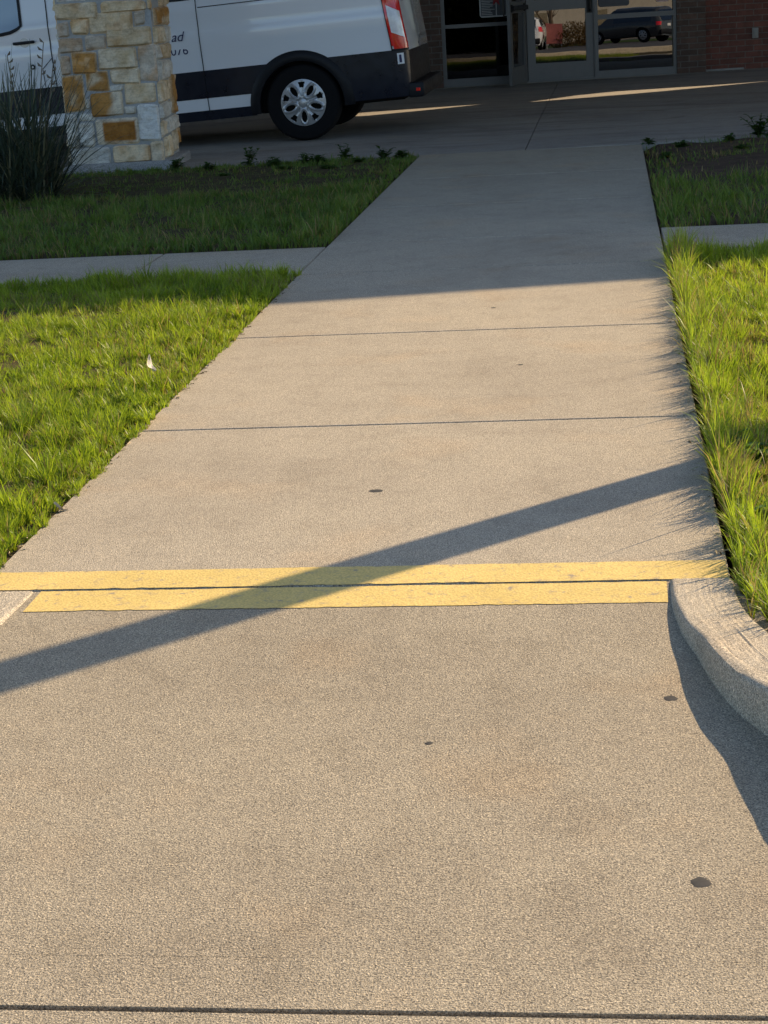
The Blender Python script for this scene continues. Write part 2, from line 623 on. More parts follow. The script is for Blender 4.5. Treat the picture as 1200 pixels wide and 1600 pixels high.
# kerbs : swept profile, rising as they turn away from the ramp
def kerb(name, foot, heights, side):
    pts = [Vector((x, y, 0)) for x, y in foot]
    # resample
    dense, hh = [], []
    for i in range(len(pts) - 1):
        p0 = pts[max(i - 1, 0)]; p1 = pts[i]; p2 = pts[i + 1]; p3 = pts[min(i + 2, len(pts) - 1)]
        sg = (p2 - p1).length
        if (p3 - p2).length > 1.5 * sg: p3 = p2 + (p3 - p2).normalized() * 1.5 * sg
        if (p1 - p0).length > 1.5 * sg: p0 = p1 + (p0 - p1).normalized() * 1.5 * sg
        k = max(3, int((p2 - p1).length / .03))
        k = min(k, 30)
        for j in range(k):
            t = j / k
            q = .5 * ((2 * p1) + (p2 - p0) * t + (2 * p0 - 5 * p1 + 4 * p2 - p3) * t * t + (3 * p1 - p0 - 3 * p2 + p3) * t ** 3)
            dense.append(q); hh.append(heights[i] * (1 - t) + heights[i + 1] * t)
    dense.append(pts[-1]); hh.append(heights[-1])
    mb = MB()
    vs_, n = [], 0
    for i, q in enumerate(dense):
        d = (dense[min(i + 1, len(dense) - 1)] - dense[max(i - 1, 0)]).normalized()
        nn = Vector((-d.y, d.x, 0)) * side
        h = hh[i]
        rj = .0025 * fbm(i * .11, 3, 2, side)
        prof = [(-.002, -.09), (0, -.008), (.006, h * .45), (.010, h * .84), (.014, h * .945), (.021, h * .99)]
        prof += [(.030 + .0040 * q, h + .0042 * fbm(q * 2.3, i * .018, 1, 4 + side) * .26 + .0009 * fbm(q * 3.1, i * .3, 1, 8)) for q in range(29)]
        prof += [(.147, h - .004), (.152, h - .02), (.155, -.09)]
        n = len(prof)
        for k, (a, z) in enumerate(prof):
            jj = .0014 * fbm(i * .3, k * .4, 1, 2.0 + side)
            vs_.append(q + nn * (a + rj + jj * .6) + Vector((0, 0, z + (jj * min(1, h / .06) if 1 < k < 34 else 0))))
    fs = []
    for i in range(len(dense) - 1):
        for k in range(n - 1):
            fs.append((i * n + k, i * n + k + 1, (i + 1) * n + k + 1, (i + 1) * n + k) if side < 0 else (i * n + k, (i + 1) * n + k, (i + 1) * n + k + 1, i * n + k + 1))
    fs.append(tuple(range(n))); fs.append(tuple((len(dense) - 1) * n + k for k in range(n)))
    mb.add(vs_, fs)
    o = mb.build(name, M['kerb'], smooth=True)
    return tag(o, kind='structure')


footR = [(.112, 4.009), (.112, 3.886), (.124, 3.70), (.151, 3.54), (.176, 3.40), (.215, 3.235), (.265, 3.114), (.29, 3.03), (.345, 2.83), (.43, 2.62), (.58, 2.44), (.80, 2.34), (1.15, 2.31), (2.5, 2.31), (16, 2.31)]
hR = [.006, .012, .028, .044, .058, .073, .086, .097, .116, .122, .125, .125, .125, .125, .125]
kerb('kerb', footR, hR, 1)
footL = [(-1.31 - x, y) for x, y in footR]
kerb('kerb', footL, [.3 * h for h in hR[:7]] + [.05, .07, .09, .11, .125, .125, .125, .125], -1)


# ------------------------------------------------------------------ soil under the lawns and grass
def inpoly(x, y, poly):
    c = np.zeros(len(x), bool)
    j = len(poly) - 1
    for i in range(len(poly)):
        xi, yi = poly[i]; xj, yj = poly[j]
        hit = ((yi > y) != (yj > y)) & (x < (xj - xi) * (y - yi) / (yj - yi + 1e-12) + xi)
        c ^= hit
        j = i
    return c


def vnoise(x, y, s, seed):
    """vectorised smooth value noise 0..1"""
    x = x * s + seed * 17.3; y = y * s + seed * 5.1
    xi = np.floor(x).astype(int); yi = np.floor(y).astype(int)
    fx = x - xi; fy_ = y - yi
    fx = fx * fx * (3 - 2 * fx); fy_ = fy_ * fy_ * (3 - 2 * fy_)
    def h(a, b):
        n = (a * 374761393 + b * 668265263 + int(seed * 1000) * 69069) & 0x7fffffff
        n = (n ^ (n >> 13)) * 1274126177 & 0x7fffffff
        n = n ^ (n >> 16)
        return (n & 0xffff) / 65535.0
    return (h(xi, yi) * (1 - fx) + h(xi + 1, yi) * fx) * (1 - fy_) + (h(xi, yi + 1) * (1 - fx) + h(xi + 1, yi + 1) * fx) * fy_


def soil(name, poly, z, mat, step=.12):
    xs = [p[0] for p in poly]; ysn = [p[1] for p in poly]
    bm = bmesh.new()
    bm.faces.new([bm.verts.new((x, y, z)) for x, y in poly])
    x = math.ceil(min(xs) / step) * step
    def cut(co, no):
        bmesh.ops.bisect_plane(bm, geom=bm.verts[:] + bm.edges[:] + bm.faces[:], plane_co=co, plane_no=no)
    x0, x1 = max(min(xs), -5.5), min(max(xs), 2.5)
    k = x0
    while k < x1:
        cut((k, 0, 0), (1, 0, 0)); k += step
    k = min(ysn)
    while k < max(ysn):
        cut((0, k, 0), (0, 1, 0)); k += step
    P = np.array(poly)
    for v in bm.verts:
        # distance to the outline
        d = 9
        for i in range(len(P)):
            a = P[i]; b = P[(i + 1) % len(P)]
            ab = b - a; q = np.array((v.co.x, v.co.y)) - a
            t = min(1, max(0, (q @ ab) / (ab @ ab)))
            d = min(d, np.linalg.norm(q - t * ab))
        v.co.z = z - .05 * math.exp(-d / .05) + .018 * fbm(v.co.x, v.co.y, 3, 1.2) + .03 * (1 - math.exp(-d / .35))
    me = bpy.data.meshes.new(name)
    bm.to_mesh(me); bm.free()
    me.polygons.foreach_set('use_smooth', [True] * len(me.polygons))
    return tag(link(name, me, None, [mat]), kind='structure')


LF = [(XL + .035, 4.16), (XL + .035, 8.872), (-14, 8.872), (-14, 2.49), (-2.5, 2.49), (-1.95, 2.62), (-1.80, 2.9), (-1.70, 3.2), (-1.63, 3.6)]
RF = [(XR + .02, 4.00), (.285, 3.86), (.32, 3.65), (.37, 3.40), (.43, 3.2), (.50, 2.92), (.60, 2.70), (.75, 2.56), (1.15, 2.49), (14, 2.49), (14, 8.99), (XR + .02, 8.99)]
LB = [(XL - .012, 9.87), (XL - .012, 15.02), (-3.3, 14.93), (-4.88, 14.82), (-14, 14.6), (-14, 9.87)]
RB = [(XR + .015, 10.09), (14, 10.09), (14, 15.9), (6, 15.92), (XR + .015, 15.20)]
soil('lawn_soil', [(min(px_, XL - .012), py_) for px_, py_ in LF], -.01, M['soil'])
soil('lawn_soil', RF, -.005, M['soil'])
soil('lawn_soil', LB, -.01, M['soil'])
soil('lawn_soil', RB, -.01, M['mulch'])


def grass(name, label, poly, boxes, hmean, cols, seed, lean=(0, 0), clump=1.0, edge=None, dry=.12, bare=None, width=.0034, dark=1.0):
    """boxes: list of (x0,x1,y0,y1,density); one mesh of bent tapering blades"""
    r = np.random.default_rng(seed)
    X, Y = [], []
    for (x0, x1, y0, y1, d) in boxes:
        n = int((x1 - x0) * (y1 - y0) * d)
        x = r.uniform(x0, x1, n); y = r.uniform(y0, y1, n)
        k = inpoly(x, y, poly)
        x, y = x[k], y[k]
        pr = .22 + 1.25 * (.6 * vnoise(x, y, 7, seed + .3) + .4 * vnoise(x, y, 19, seed + .7)) ** 1.6 * clump
        if bare is not None:
            pr *= bare(x, y)
        k = r.uniform(0, 1, len(x)) < pr
        X.append(x[k]); Y.append(y[k])
    x = np.concatenate(X); y = np.concatenate(Y)
    # gather into tufts whose blades splay outwards
    TC = .062
    tx = np.floor(x / TC); ty = np.floor(y / TC)
    hx = np.modf(np.abs(np.sin(tx * 12.9898 + ty * 78.233) * 43758.5453))[0]
    hy = np.modf(np.abs(np.sin(tx * 39.346 + ty * 11.135) * 24634.6345))[0]
    hz = np.modf(np.abs(np.sin(tx * 73.156 + ty * 52.235) * 13758.935))[0]
    cx = (tx + hx) * TC; cy = (ty + hy) * TC
    outw = np.arctan2(y - cy, x - cx)
    x = x * .58 + cx * .42; y = y * .58 + cy * .42
    n = len(x)
    lump = vnoise(x, y, 4.5, seed + 1) * .6 + vnoise(x, y, 13, seed + 2) * .4
    L = hmean * (.45 + .80 * lump) * (.62 + .76 * hz) * r.lognormal(0, .22, n)
    if edge is not None:
        L *= edge(x, y)
    tall = r.uniform(0, 1, n) < .002
    L[tall] *= 1.7
    az = r.uniform(0, 2 * np.pi, n)
    ang0 = 2 * np.pi * vnoise(x, y, 3.1, seed + 4) * 2
    pick = r.uniform(0, 1, n)
    az = np.where(pick < .55, outw + r.normal(0, .5, n), np.where(pick < .8, ang0 + r.normal(0, .8, n), az))
    bend = np.abs(r.normal(.55, .34, n)) * (1.25 - .5 * lump)
    dx, dy = np.cos(az), np.sin(az)
    dx = dx + lean[0]; dy = dy + lean[1]
    nn = np.hypot(dx, dy) + 1e-9
    bend *= np.clip(nn, .6, 1.5)
    dx /= nn; dy /= nn
    W = width * r.uniform(.6, 1.35, n)
    roll = r.normal(0, .9, n)
    pxv, pyv = -dy * np.cos(roll) + dx * np.sin(roll), dx * np.cos(roll) + dy * np.sin(roll)
    ts = np.array([0, .36, .72, 1.0])
    z0 = -.012
    V = np.zeros((n, 7, 3))
    th = .12 + bend[:, None] * ts[None, :] * 1.35
    # integrate along the curve
    H = np.zeros((n, 4)); Zc = np.zeros((n, 4))
    for i in range(1, 4):
        a = (th[:, i] + th[:, i - 1]) / 2
        s = (ts[i] - ts[i - 1]) * L
        H[:, i] = H[:, i - 1] + np.sin(a) * s
        Zc[:, i] = Zc[:, i - 1] + np.cos(a) * s
    wid = [.75, 1.0, .7]
    for i in range(4):
        bx = x + dx * H[:, i]; by = y + dy * H[:, i]; bz = z0 + Zc[:, i]
        if i < 3:
            h = W * wid[i] / 2
            V[:, 2 * i] = np.stack([bx - pxv * h, by - pyv * h, bz], 1)
            V[:, 2 * i + 1] = np.stack([bx + pxv * h, by + pyv * h, bz], 1)
        else:
            V[:, 6] = np.stack([bx, by, bz], 1)
    C = np.array(cols)
    q = r.uniform(0, 1, n) * .45 + vnoise(x, y, 2.2, seed + 6) * .3 + hx * .25
    col = C[0] + (C[1] - C[0]) * q[:, None]
    isdry = r.uniform(0, 1, n) < dry * (.3 + 1.6 * vnoise(x, y, 3.3, seed + 8) ** 2 * 1.5)
    col[isdry] = np.array((.30, .24, .11)) * r.uniform(.6, 1.2, (isdry.sum(), 1))
    col *= r.uniform(.8, 1.2, (n, 1)) * dark
    colv = np.ones((n, 7, 4))
    colv[:, :, :3] = col[:, None, :]
    colv[:, :2, :3] = colv[:, :2, :3] * np.array((1.0, .85, .8))       # slightly darker and less green at the root
    me = bpy.data.meshes.new(name)
    nv = n * 7
    me.vertices.add(nv)
    me.vertices.foreach_set('co', V.reshape(-1).astype(np.float32))
    base = (np.arange(n) * 7)[:, None]
    lp = np.concatenate([base + np.array([0, 1, 3, 2]), base + np.array([2, 3, 5, 4]), base + np.array([4, 5, 6])], 1)
    me.loops.add(n * 11)
    me.loops.foreach_set('vertex_index', lp.reshape(-1).astype(np.int32))
    me.polygons.add(n * 3)
    st = (np.arange(n) * 11)[:, None] + np.array([0, 4, 8])
    me.polygons.foreach_set('loop_start', st.reshape(-1).astype(np.int32))
    me.polygons.foreach_set('use_smooth', [True] * (n * 3))
    a = me.attributes.new('col', 'FLOAT_COLOR', 'POINT')
    a.data.foreach_set('color', colv.reshape(-1).astype(np.float32))
    me.update(); me.validate()
    return tag(link(name, me, None, [M['blade']]), label, 'grass', None, 'stuff')


G1 = [(.085, .165, .012), (.42, .51, .048)]
G1r = [(.120, .205, .016), (.42, .51, .052)]
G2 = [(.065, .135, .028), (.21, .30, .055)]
grass('lawn_grass', 'bright sunlit lawn grass left of the concrete walkway', LF,
      [(-2.6, -1.55, 4.0, 6.2, 42000), (-3.3, -1.55, 6.2, 8.9, 32000), (-5, -2.6, 2.5, 6.2, 11000), (-5, -3.3, 6.2, 8.9, 9000), (-7, -5, 2.5, 8.9, 4000), (-1.95, -1.55, 2.8, 4.0, 6000)],
      .066, G1, 11, (-.05, -.12), edge=lambda x, y: np.where(x > XL - .06, .72, 1.0),
      bare=lambda x, y: np.where(x > XL - .012, np.where((vnoise(x * 0 + 1, y, 8, 3.3) * .6 + vnoise(x * 0 + 1, y, 27, 4.4) * .4 - .33) * .14 > x - XL + .004, .8, 0), 1.0))
grass('lawn_grass', 'tall yellow-green sunlit grass right of the walkway behind the kerb', RF,
      [(.27, 1.0, 2.5, 6.2, 40000), (.27, 1.3, 6.2, 9.0, 32000), (1.0, 3, 2.5, 6.2, 11000), (1.3, 3, 6.2, 9, 9000), (3, 6, 2.5, 9, 4000)],
      .070, G1r, 23, (-.12, -.05), dry=.22, edge=lambda x, y: np.where(x < XR + .10, 1.7, np.where(x < XR + .2, 1.25, 1.0)) * np.where((y < 5.0) & (x > XR + .09), .66, 1.0))
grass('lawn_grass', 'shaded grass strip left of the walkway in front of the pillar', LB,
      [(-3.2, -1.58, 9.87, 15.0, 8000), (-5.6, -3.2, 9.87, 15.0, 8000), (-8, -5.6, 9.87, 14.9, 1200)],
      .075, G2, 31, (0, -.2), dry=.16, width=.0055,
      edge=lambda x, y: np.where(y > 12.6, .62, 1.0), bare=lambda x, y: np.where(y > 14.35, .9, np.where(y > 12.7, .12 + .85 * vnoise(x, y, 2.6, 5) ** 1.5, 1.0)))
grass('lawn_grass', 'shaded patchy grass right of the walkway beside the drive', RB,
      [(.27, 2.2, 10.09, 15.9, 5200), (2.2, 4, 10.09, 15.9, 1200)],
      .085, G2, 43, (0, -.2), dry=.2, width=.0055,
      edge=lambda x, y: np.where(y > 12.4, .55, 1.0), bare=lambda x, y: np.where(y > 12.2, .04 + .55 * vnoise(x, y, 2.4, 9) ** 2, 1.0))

# loose straw and crumbs of soil on the paving edges
r = np.random.default_rng(5)
ls = MB()
for i in range(300):
    t = r.uniform(0, 1)
    if r.uniform() < .75:
        x = XL + abs(r.normal(0, .018)) - .012; y = r.uniform(4.15, 8.8)
    else:
        x = XR - abs(r.normal(0, .02)); y = r.uniform(4.15, 8.8)
    a = r.uniform(0, 6.28); l = r.uniform(.003, .016) ; wd = r.uniform(.001, .0028)
    c, s = math.cos(a), math.sin(a)
    z = .0015
    p = [(x - c * l - s * wd, y - s * l + c * wd, z), (x + c * l - s * wd * .4, y + s * l + c * wd, z + r.uniform(0, .004)), (x + c * l + s * wd, y + s * l - c * wd * .5, z), (x - c * l + s * wd, y - s * l - c * wd, z + r.uniform(0, .006))]
    ls.add(p, [(0, 1, 2, 3)], int(r.uniform() < .4))
M['straw'] = plain('straw', (.36, .29, .17), .8)
tag(ls.build('loose_straw', [M['straw'], M['soil']]), 'loose straw and soil crumbs along the walkway edges', 'debris', None, 'stuff')


# ------------------------------------------------------------------ small things on the paving
def blot(name, label, x, y, rad, mat, z=0.0, group=None, sq=1.0, h=.0009):
    mb = MB()
    n = 28
    vs_ = []
    for k in range(n):
        t = 2 * math.pi * k / n
        q = rad * (1 + .28 * fbm(math.cos(t), math.sin(t), 1.3, x * 9))
        vs_.append((q * math.cos(t), q * math.sin(t) * sq, .0003))
    vs_ += [(vx * .8, vy * .8, h) for vx, vy, _ in vs_]
    fs = [(k, (k + 1) % n, n + (k + 1) % n, n + k) for k in range(n)] + [tuple(range(n, 2 * n))]
    mb.add(vs_, fs)
    o = mb.build(name, mat, smooth=True)
    o.location = (x, y, z)
    return tag(o, label, 'gum spot', group)


GG = 'flattened gum spots on the concrete'
blot('gum_spot', 'dark round gum spot nearest the kerb shadow', .094, 3.305, .0135, M['gum'], Z_AP, GG)
blot('gum_spot', 'largest dark gum spot, low on the near slab', .115, 2.557, .0148, M['gum'], Z_AP, GG, 1.1)
blot('gum_spot', 'tiny black gum speck in the middle of the near slab', -.363, 3.095, .0075, M['gum'], Z_AP, GG)
blot('gum_spot', 'faint smeared gum spot above the diagonal pole shadow', -.679, 4.84, .02, M['gum'], 0, GG, .8)
blot('gum_spot', 'small dark gum speck on the third walkway slab', -.347, 6.503, .011, M['gum'], 0, GG)
blot('gum_spot', 'small dark gum speck near the far edge of the sunlit concrete', -.52, 7.72, .011, M['gum'], 0, GG)


def curled_leaf(name, label, loc, rz, L, W, col, curl=.5):
    mb = MB()
    vs_, nn, mm = [], 9, 5
    for i in range(nn):
        t = i / (nn - 1)
        hw = W * math.sin(math.pi * min(1, t * .95 + .03)) ** .8
        for j in range(mm):
            s = j / (mm - 1) * 2 - 1
            vs_.append((L * (t - .5), s * hw * (1 + .12 * math.sin(9 * t + j)), curl * L * ((t - .4) ** 2) + .35 * hw * s * s + .003 * math.sin(7 * t + 2 * j)))
    mb.add(vs_, [(i * mm + j, (i + 1) * mm + j, (i + 1) * mm + j + 1, i * mm + j + 1) for i in range(nn - 1) for j in range(mm - 1)])
    o = mb.build(name, plain('dry leaf ' + label[:6], col, .8, var=.3, scale=40), smooth=True)
    o.location = loc
    o.rotation_euler = (R(25), R(-35), rz)
    return tag(o, label, 'leaf', 'dry leaves in the grass')


curled_leaf('dead_leaf', 'pale curled dead leaf lying in the left lawn', (-1.72, 6.40, .062), 2.3, .075, .016, (.55, .50, .42), .9)
curled_leaf('dead_leaf', 'brown curled dead leaf at the right lawn edge beside the pole shadow', (.335, 4.86, .05), .4, .07, .017, (.36, .25, .15), .8)
curled_leaf('dead_leaf', 'small pale leaf scrap at the left walkway edge', (XL + .012, 4.70, .010), 3.6, .045, .011, (.58, .50, .38), .5)


# ------------------------------------------------------------------ broad-leaved weeds
def leafy(mb, cols, base, d, L, W, col, up=.4, nseg=5, fold=.25):
    d = Vector(d).normalized()
    side = d.cross(Vector((0, 0, 1))).normalized()
    vs_ = []
    for i in range(nseg + 1):
        t = i / nseg
        hw = W * (math.sin(math.pi * (t * .96 + .02)) ** .7)
        p = Vector(base) + d * (L * t) + Vector((0, 0, up * L * (t - t * t * 1.2)))
        vs_ += [p - side * hw + Vector((0, 0, fold * hw)), p, p + side * hw + Vector((0, 0, fold * hw))]
    fs = []
    for i in range(nseg):
        for j in range(2):
            fs.append((3 * i + j, 3 * i + j + 1, 3 * i + 4 + j, 3 * i + 3 + j))
    mb.add(vs_, fs)
    cols += [col] * len(vs_)


def set_cols(o, cols):
    me = o.data
    a = me.attributes.new('col', 'FLOAT_COLOR', 'POINT')
    arr = np.ones((len(me.vertices), 4), np.float32)
    arr[:, :3] = np.array(cols, np.float32)[:len(me.vertices)]
    a.data.foreach_set('color', arr.reshape(-1))


def weed(label, x, y, h, nst, seed, group='leafy weeds along the drive edge', gain=1.35):
    rr = random.Random(seed)
    root = empty('weed', (x, y, 0))
    tag(root, label, 'weed', group)
    lm, lc = MB(), []
    sm, sc = MB(), []
    for s in range(nst):
        a = rr.uniform(0, 6.28); sp = rr.uniform(.1, .5) * h
        hh = h * rr.uniform(.4, .85)
        pts = [Vector((.25 * sp * math.cos(a) * t, .25 * sp * math.sin(a) * t, 0)) + Vector((math.cos(a) * sp * t * t, math.sin(a) * sp * t * t, hh * t - .01)) for t in (0, .25, .5, .75, 1)]
        b0 = len(sm.v)
        sm.tube(pts, [.004, .0035, .003, .0025, .002], 5)
        sc += [(.07, .10, .03)] * (len(sm.v) - b0)
        nl = int(8 + hh * 60)
        for k in range(nl):
            t = .12 + .88 * k / nl
            i = min(3, int(t * 4)); p = pts[i].lerp(pts[i + 1], t * 4 - i)
            b = rr.uniform(0, 6.28)
            L = rr.uniform(.04, .085) * (1.15 - .5 * t)
            q = rr.uniform(.7, 1.25)
            leafy(lm, lc, p, (math.cos(b), math.sin(b), rr.uniform(-.1, .6)), L, L * rr.uniform(.2, .34), (.045 * q * gain, .085 * q * gain, .022 * q * gain), rr.uniform(.1, .5))
    o = lm.build('leaves', M['leaf'], root, True); set_cols(o, lc)
    o = sm.build('stem', M['leaf'], root, True); set_cols(o, sc)


weed('tall leafy weed between the drive and the stone pillar, two thin shoots', -2.95, 14.70, .20, 3, 1)
weed('low dark bushy weed at the drive edge below the van rear wheel', -2.50, 14.80, .13, 5, 2)
weed('upright weed with a pale tip at the drive edge under the van tail', -2.18, 14.86, .19, 4, 3)
weed('rightmost leafy weed of the row left of the walkway', -1.86, 14.90, .14, 4, 4)
weed('large leafy weed clump at the drive edge right of the walkway', 1.21, 15.25, .26, 7, 5)
weed('sprawling weed at the foot of the stone pillar', -3.55, 14.62, .15, 6, 6)
weed('small weed at the corner of the drive and the right lawn', .31, 15.10, .07, 3, 7)
for i_, (x_, y_, h_, n_) in enumerate([(-3.25, 14.55, .10, 6), (-2.72, 14.62, .08, 6), (-2.36, 14.70, .10, 7), (-2.02, 14.60, .07, 6), (-1.70, 14.86, .09, 7), (-2.60, 14.30, .06, 6), (-3.0, 13.9, .06, 5), (-2.2, 14.1, .07, 6), (-2.75, 14.78, .11, 5)]):
    weed('one of the low bushy weeds scattered in the shaded bed along the drive', x_, y_, h_, n_, 40 + i_, 'low weeds in the shaded bed', 1.4)
for i_, (x_, y_, h_, n_) in enumerate([(.55, 14.6, .07, 6), (.95, 14.9, .08, 6), (1.0, 14.2, .06, 6), (.42, 13.9, .06, 5), (1.32, 15.1, .12, 7)]):
    weed('one of the low weeds scattered in the bare patch right of the walkway', x_, y_, h_, n_, 60 + i_, 'low weeds in the bare patch', 1.4)
weed('broad leafed weed at the sunlit right lawn edge under the pole shadow', .37, 5.02, .12, 7, 8, 'weeds in the right lawn', 2.2)
weed('small weed rosette in the right lawn close to the kerb', .42, 4.45, .09, 6, 9, 'weeds in the right lawn', 2.2)


# ------------------------------------------------------------------ the big spiky grass clump
def clump(name, label, x, y, n, hmin, hmax):
    rr = random.Random(77)
    root = empty(name, (x, y, -.01))
    tag(root, label, 'plant')
    mb, cols = MB(), []
    for i in range(n):
        a = rr.uniform(0, 6.283); L = rr.uniform(hmin, hmax)
        r0 = .26 * math.sqrt(rr.random()); a0 = rr.uniform(0, 6.283)
        b = Vector((r0 * math.cos(a0), r0 * math.sin(a0), 0))
        lean = abs(rr.gauss(.68, .42)); droop = abs(rr.gauss(.3, .3)) if rr.random() < .72 else rr.uniform(.8, 1.9)
        d = Vector((math.cos(a), math.sin(a), 0)); sd = Vector((-d.y, d.x, 0))
        p = b.copy(); vs_ = []; K = 7
        for k in range(K + 1):
            t = k / K
            wv = .0068 * (1 - t) ** .6 + .0008
            vs_ += [p - sd * wv, p + sd * wv]
            th = lean + droop * t * t
            p = p + (d * math.sin(th) + Vector((0, 0, math.cos(th)))) * (L / K)
        mb.add(vs_, [(2 * k, 2 * k + 1, 2 * k + 3, 2 * k + 2) for k in range(K)])
        q = rr.uniform(.6, 1.3)
        c = (.17 * q, .165 * q, .10 * q) if rr.random() < .22 else (.055 * q, .078 * q, .052 * q)
        cols += [c] * len(vs_)
    o = mb.build('leaves', M['yucca'], root); set_cols(o, cols)
    for (dx, dy, h, ln, az) in [(.12, .05, 1.13, .28, .4), (.02, .1, 1.05, .2, 2.4), (.20, -.05, .98, .35, -.3)]:
        st, sc = MB(), []
        pts = [Vector((dx + math.cos(az) * ln * t ** 1.5 * .5, dy + math.sin(az) * ln * t ** 1.5 * .5, h * t)) for t in (0, .25, .5, .75, 1)]
        st.tube(pts, [.006, .005, .0045, .004, .003], 6)
        for k in range(5):
            p = pts[3].lerp(pts[4], .2 + .2 * k)
            b = rr.uniform(0, 6.28)
            st.tube([p, p + Vector((math.cos(b) * .025, math.sin(b) * .025, .012)), p + Vector((math.cos(b) * .035, math.sin(b) * .035, .03))], [.002, .009, .003], 6)
        o = st.build('flower_stalk', M['yucca'], root, True); set_cols(o, [(.16, .13, .09)] * len(st.v))
    return root


clump('spiky_grass_clump', 'dark spiky clump of long thin leaves in front of the van door', -4.30, 12.9, 820, .55, 1.18)

# ------------------------------------------------------------------ stone pillar
PILX, PILY, PILA = -3.750, 15.055, R(4)     # front right corner
pw, pdp, ph = .79, .82, 4.9
CT = {'t': ((.52, .39, .23), (.62, .52, .37)), 'c': ((.66, .57, .43), (.52, .40, .24)), 'w': ((.60, .59, .54), (.52, .48, .40)), 'W': ((.66, .67, .65), (.60, .58, .52)),
      'g': ((.40, .34, .27), (.48, .42, .34)), 'o': ((.42, .21, .06), (.36, .19, .06)), 'O': ((.36, .16, .035), (.30, .13, .03))}
front = [(240, -6, 437, 68, 't'), (455, -6, 670, 42, 't'), (682, -6, 735, 40, 't'),
         (252, 82, 303, 150, 'g'), (318, 75, 397, 135, 't'), (402, 50, 605, 133, 't'), (618, 48, 672, 110, 'g'),
         (262, 155, 370, 220, 'g'), (386, 150, 482, 210, 'g'), (490, 120, 700, 203, 't'),
         (272, 232, 314, 320, 'g'), (322, 222, 442, 318, 'o'), (457, 212, 632, 305, 'c'), (648, 206, 735, 372, 'g'),
         (288, 332, 385, 496, 'o'), (397, 320, 502, 408, 'o'), (515, 312, 648, 378, 'c'), (515, 387, 572, 408, 'w'),
         (398, 440, 415, 488, 'w'), (424, 418, 572, 527, 'oc'), (585, 385, 728, 475, 't'),
         (310, 508, 358, 668, 'w'), (367, 512, 432, 545, 'w'), (370, 556, 442, 668, 'w'), (450, 545, 648, 660, 'O'), (585, 490, 637, 522, 'w'), (652, 482, 750, 655, 'W'),
         (340, 680, 520, 768, 'w'), (540, 672, 706, 758, 't'), (716, 664, 772, 756, 'c')]
right = [(742, -6, 792, 28, 't'), (712, 36, 780, 114, 'o'), (785, 36, 799, 118, 't'), (712, 124, 768, 203, 'c'), (774, 130, 803, 205, 'w'),
         (722, 210, 744, 275, 'w'), (750, 212, 808, 280, 't'), (742, 288, 814, 374, 'w'), (740, 384, 764, 475, 'c'), (770, 386, 808, 476, 't'),
         (812, 362, 834, 552, 'o'), (752, 486, 806, 560, 'w'), (758, 570, 778, 640, 'c'), (784, 568, 850, 634, 'w'), (780, 650, 822, 748, 'c'), (828, 644, 852, 735, 'c'), (853, 632, 869, 712, 'o')]


def face_pts(lst, kind):
    out = []
    for (x0, y0, x1, y1, t) in lst:
        ym = (y0 + y1) / 2
        xl = 240 + .132 * (ym - 20); xc = 690 + .115 * ym; xr = 790 + .107 * ym
        a, b = (xl, xc) if kind == 'f' else (xc, xr)
        s0, s1 = (x0 - a) / (b - a), (x1 - a) / (b - a)
        base = 790 - (.05 * (ym) * 0) if kind == 'f' else 790
        e = .010
        out.append((max(-.02, s0 - e) if kind == 'f' else max(-.01, s0 - 2 * e), min(1.02, s1 + e), (base - y1) / 578 - .007, (base - y0) / 578 + .007, t))
    return out


def random_ashlar(seed, z0, z1):
    rr = random.Random(seed)
    out, z = [], z0
    while z < z1 - .05:
        h = min(rr.uniform(.10, .19), z1 - z)
        s = 0
        while s < 1:
            wd = rr.uniform(.16, .42)
            e = min(1, s + wd)
            if 1 - e < .12: e = 1
            if h > .15 and e - s < .25 and rr.random() < .3:
                out += [(s + .008, e - .008, z + .006, z + h / 2 - .006, rr.choice('tcwg')), (s + .008, e - .008, z + h / 2 + .006, z + h - .006, rr.choice('tcwgo'))]
            else:
                out.append((s + .01, e - .01, z + .008, z + h - .008, rr.choice('ttccwwgoW')))
            s = e
        z += h
    return out


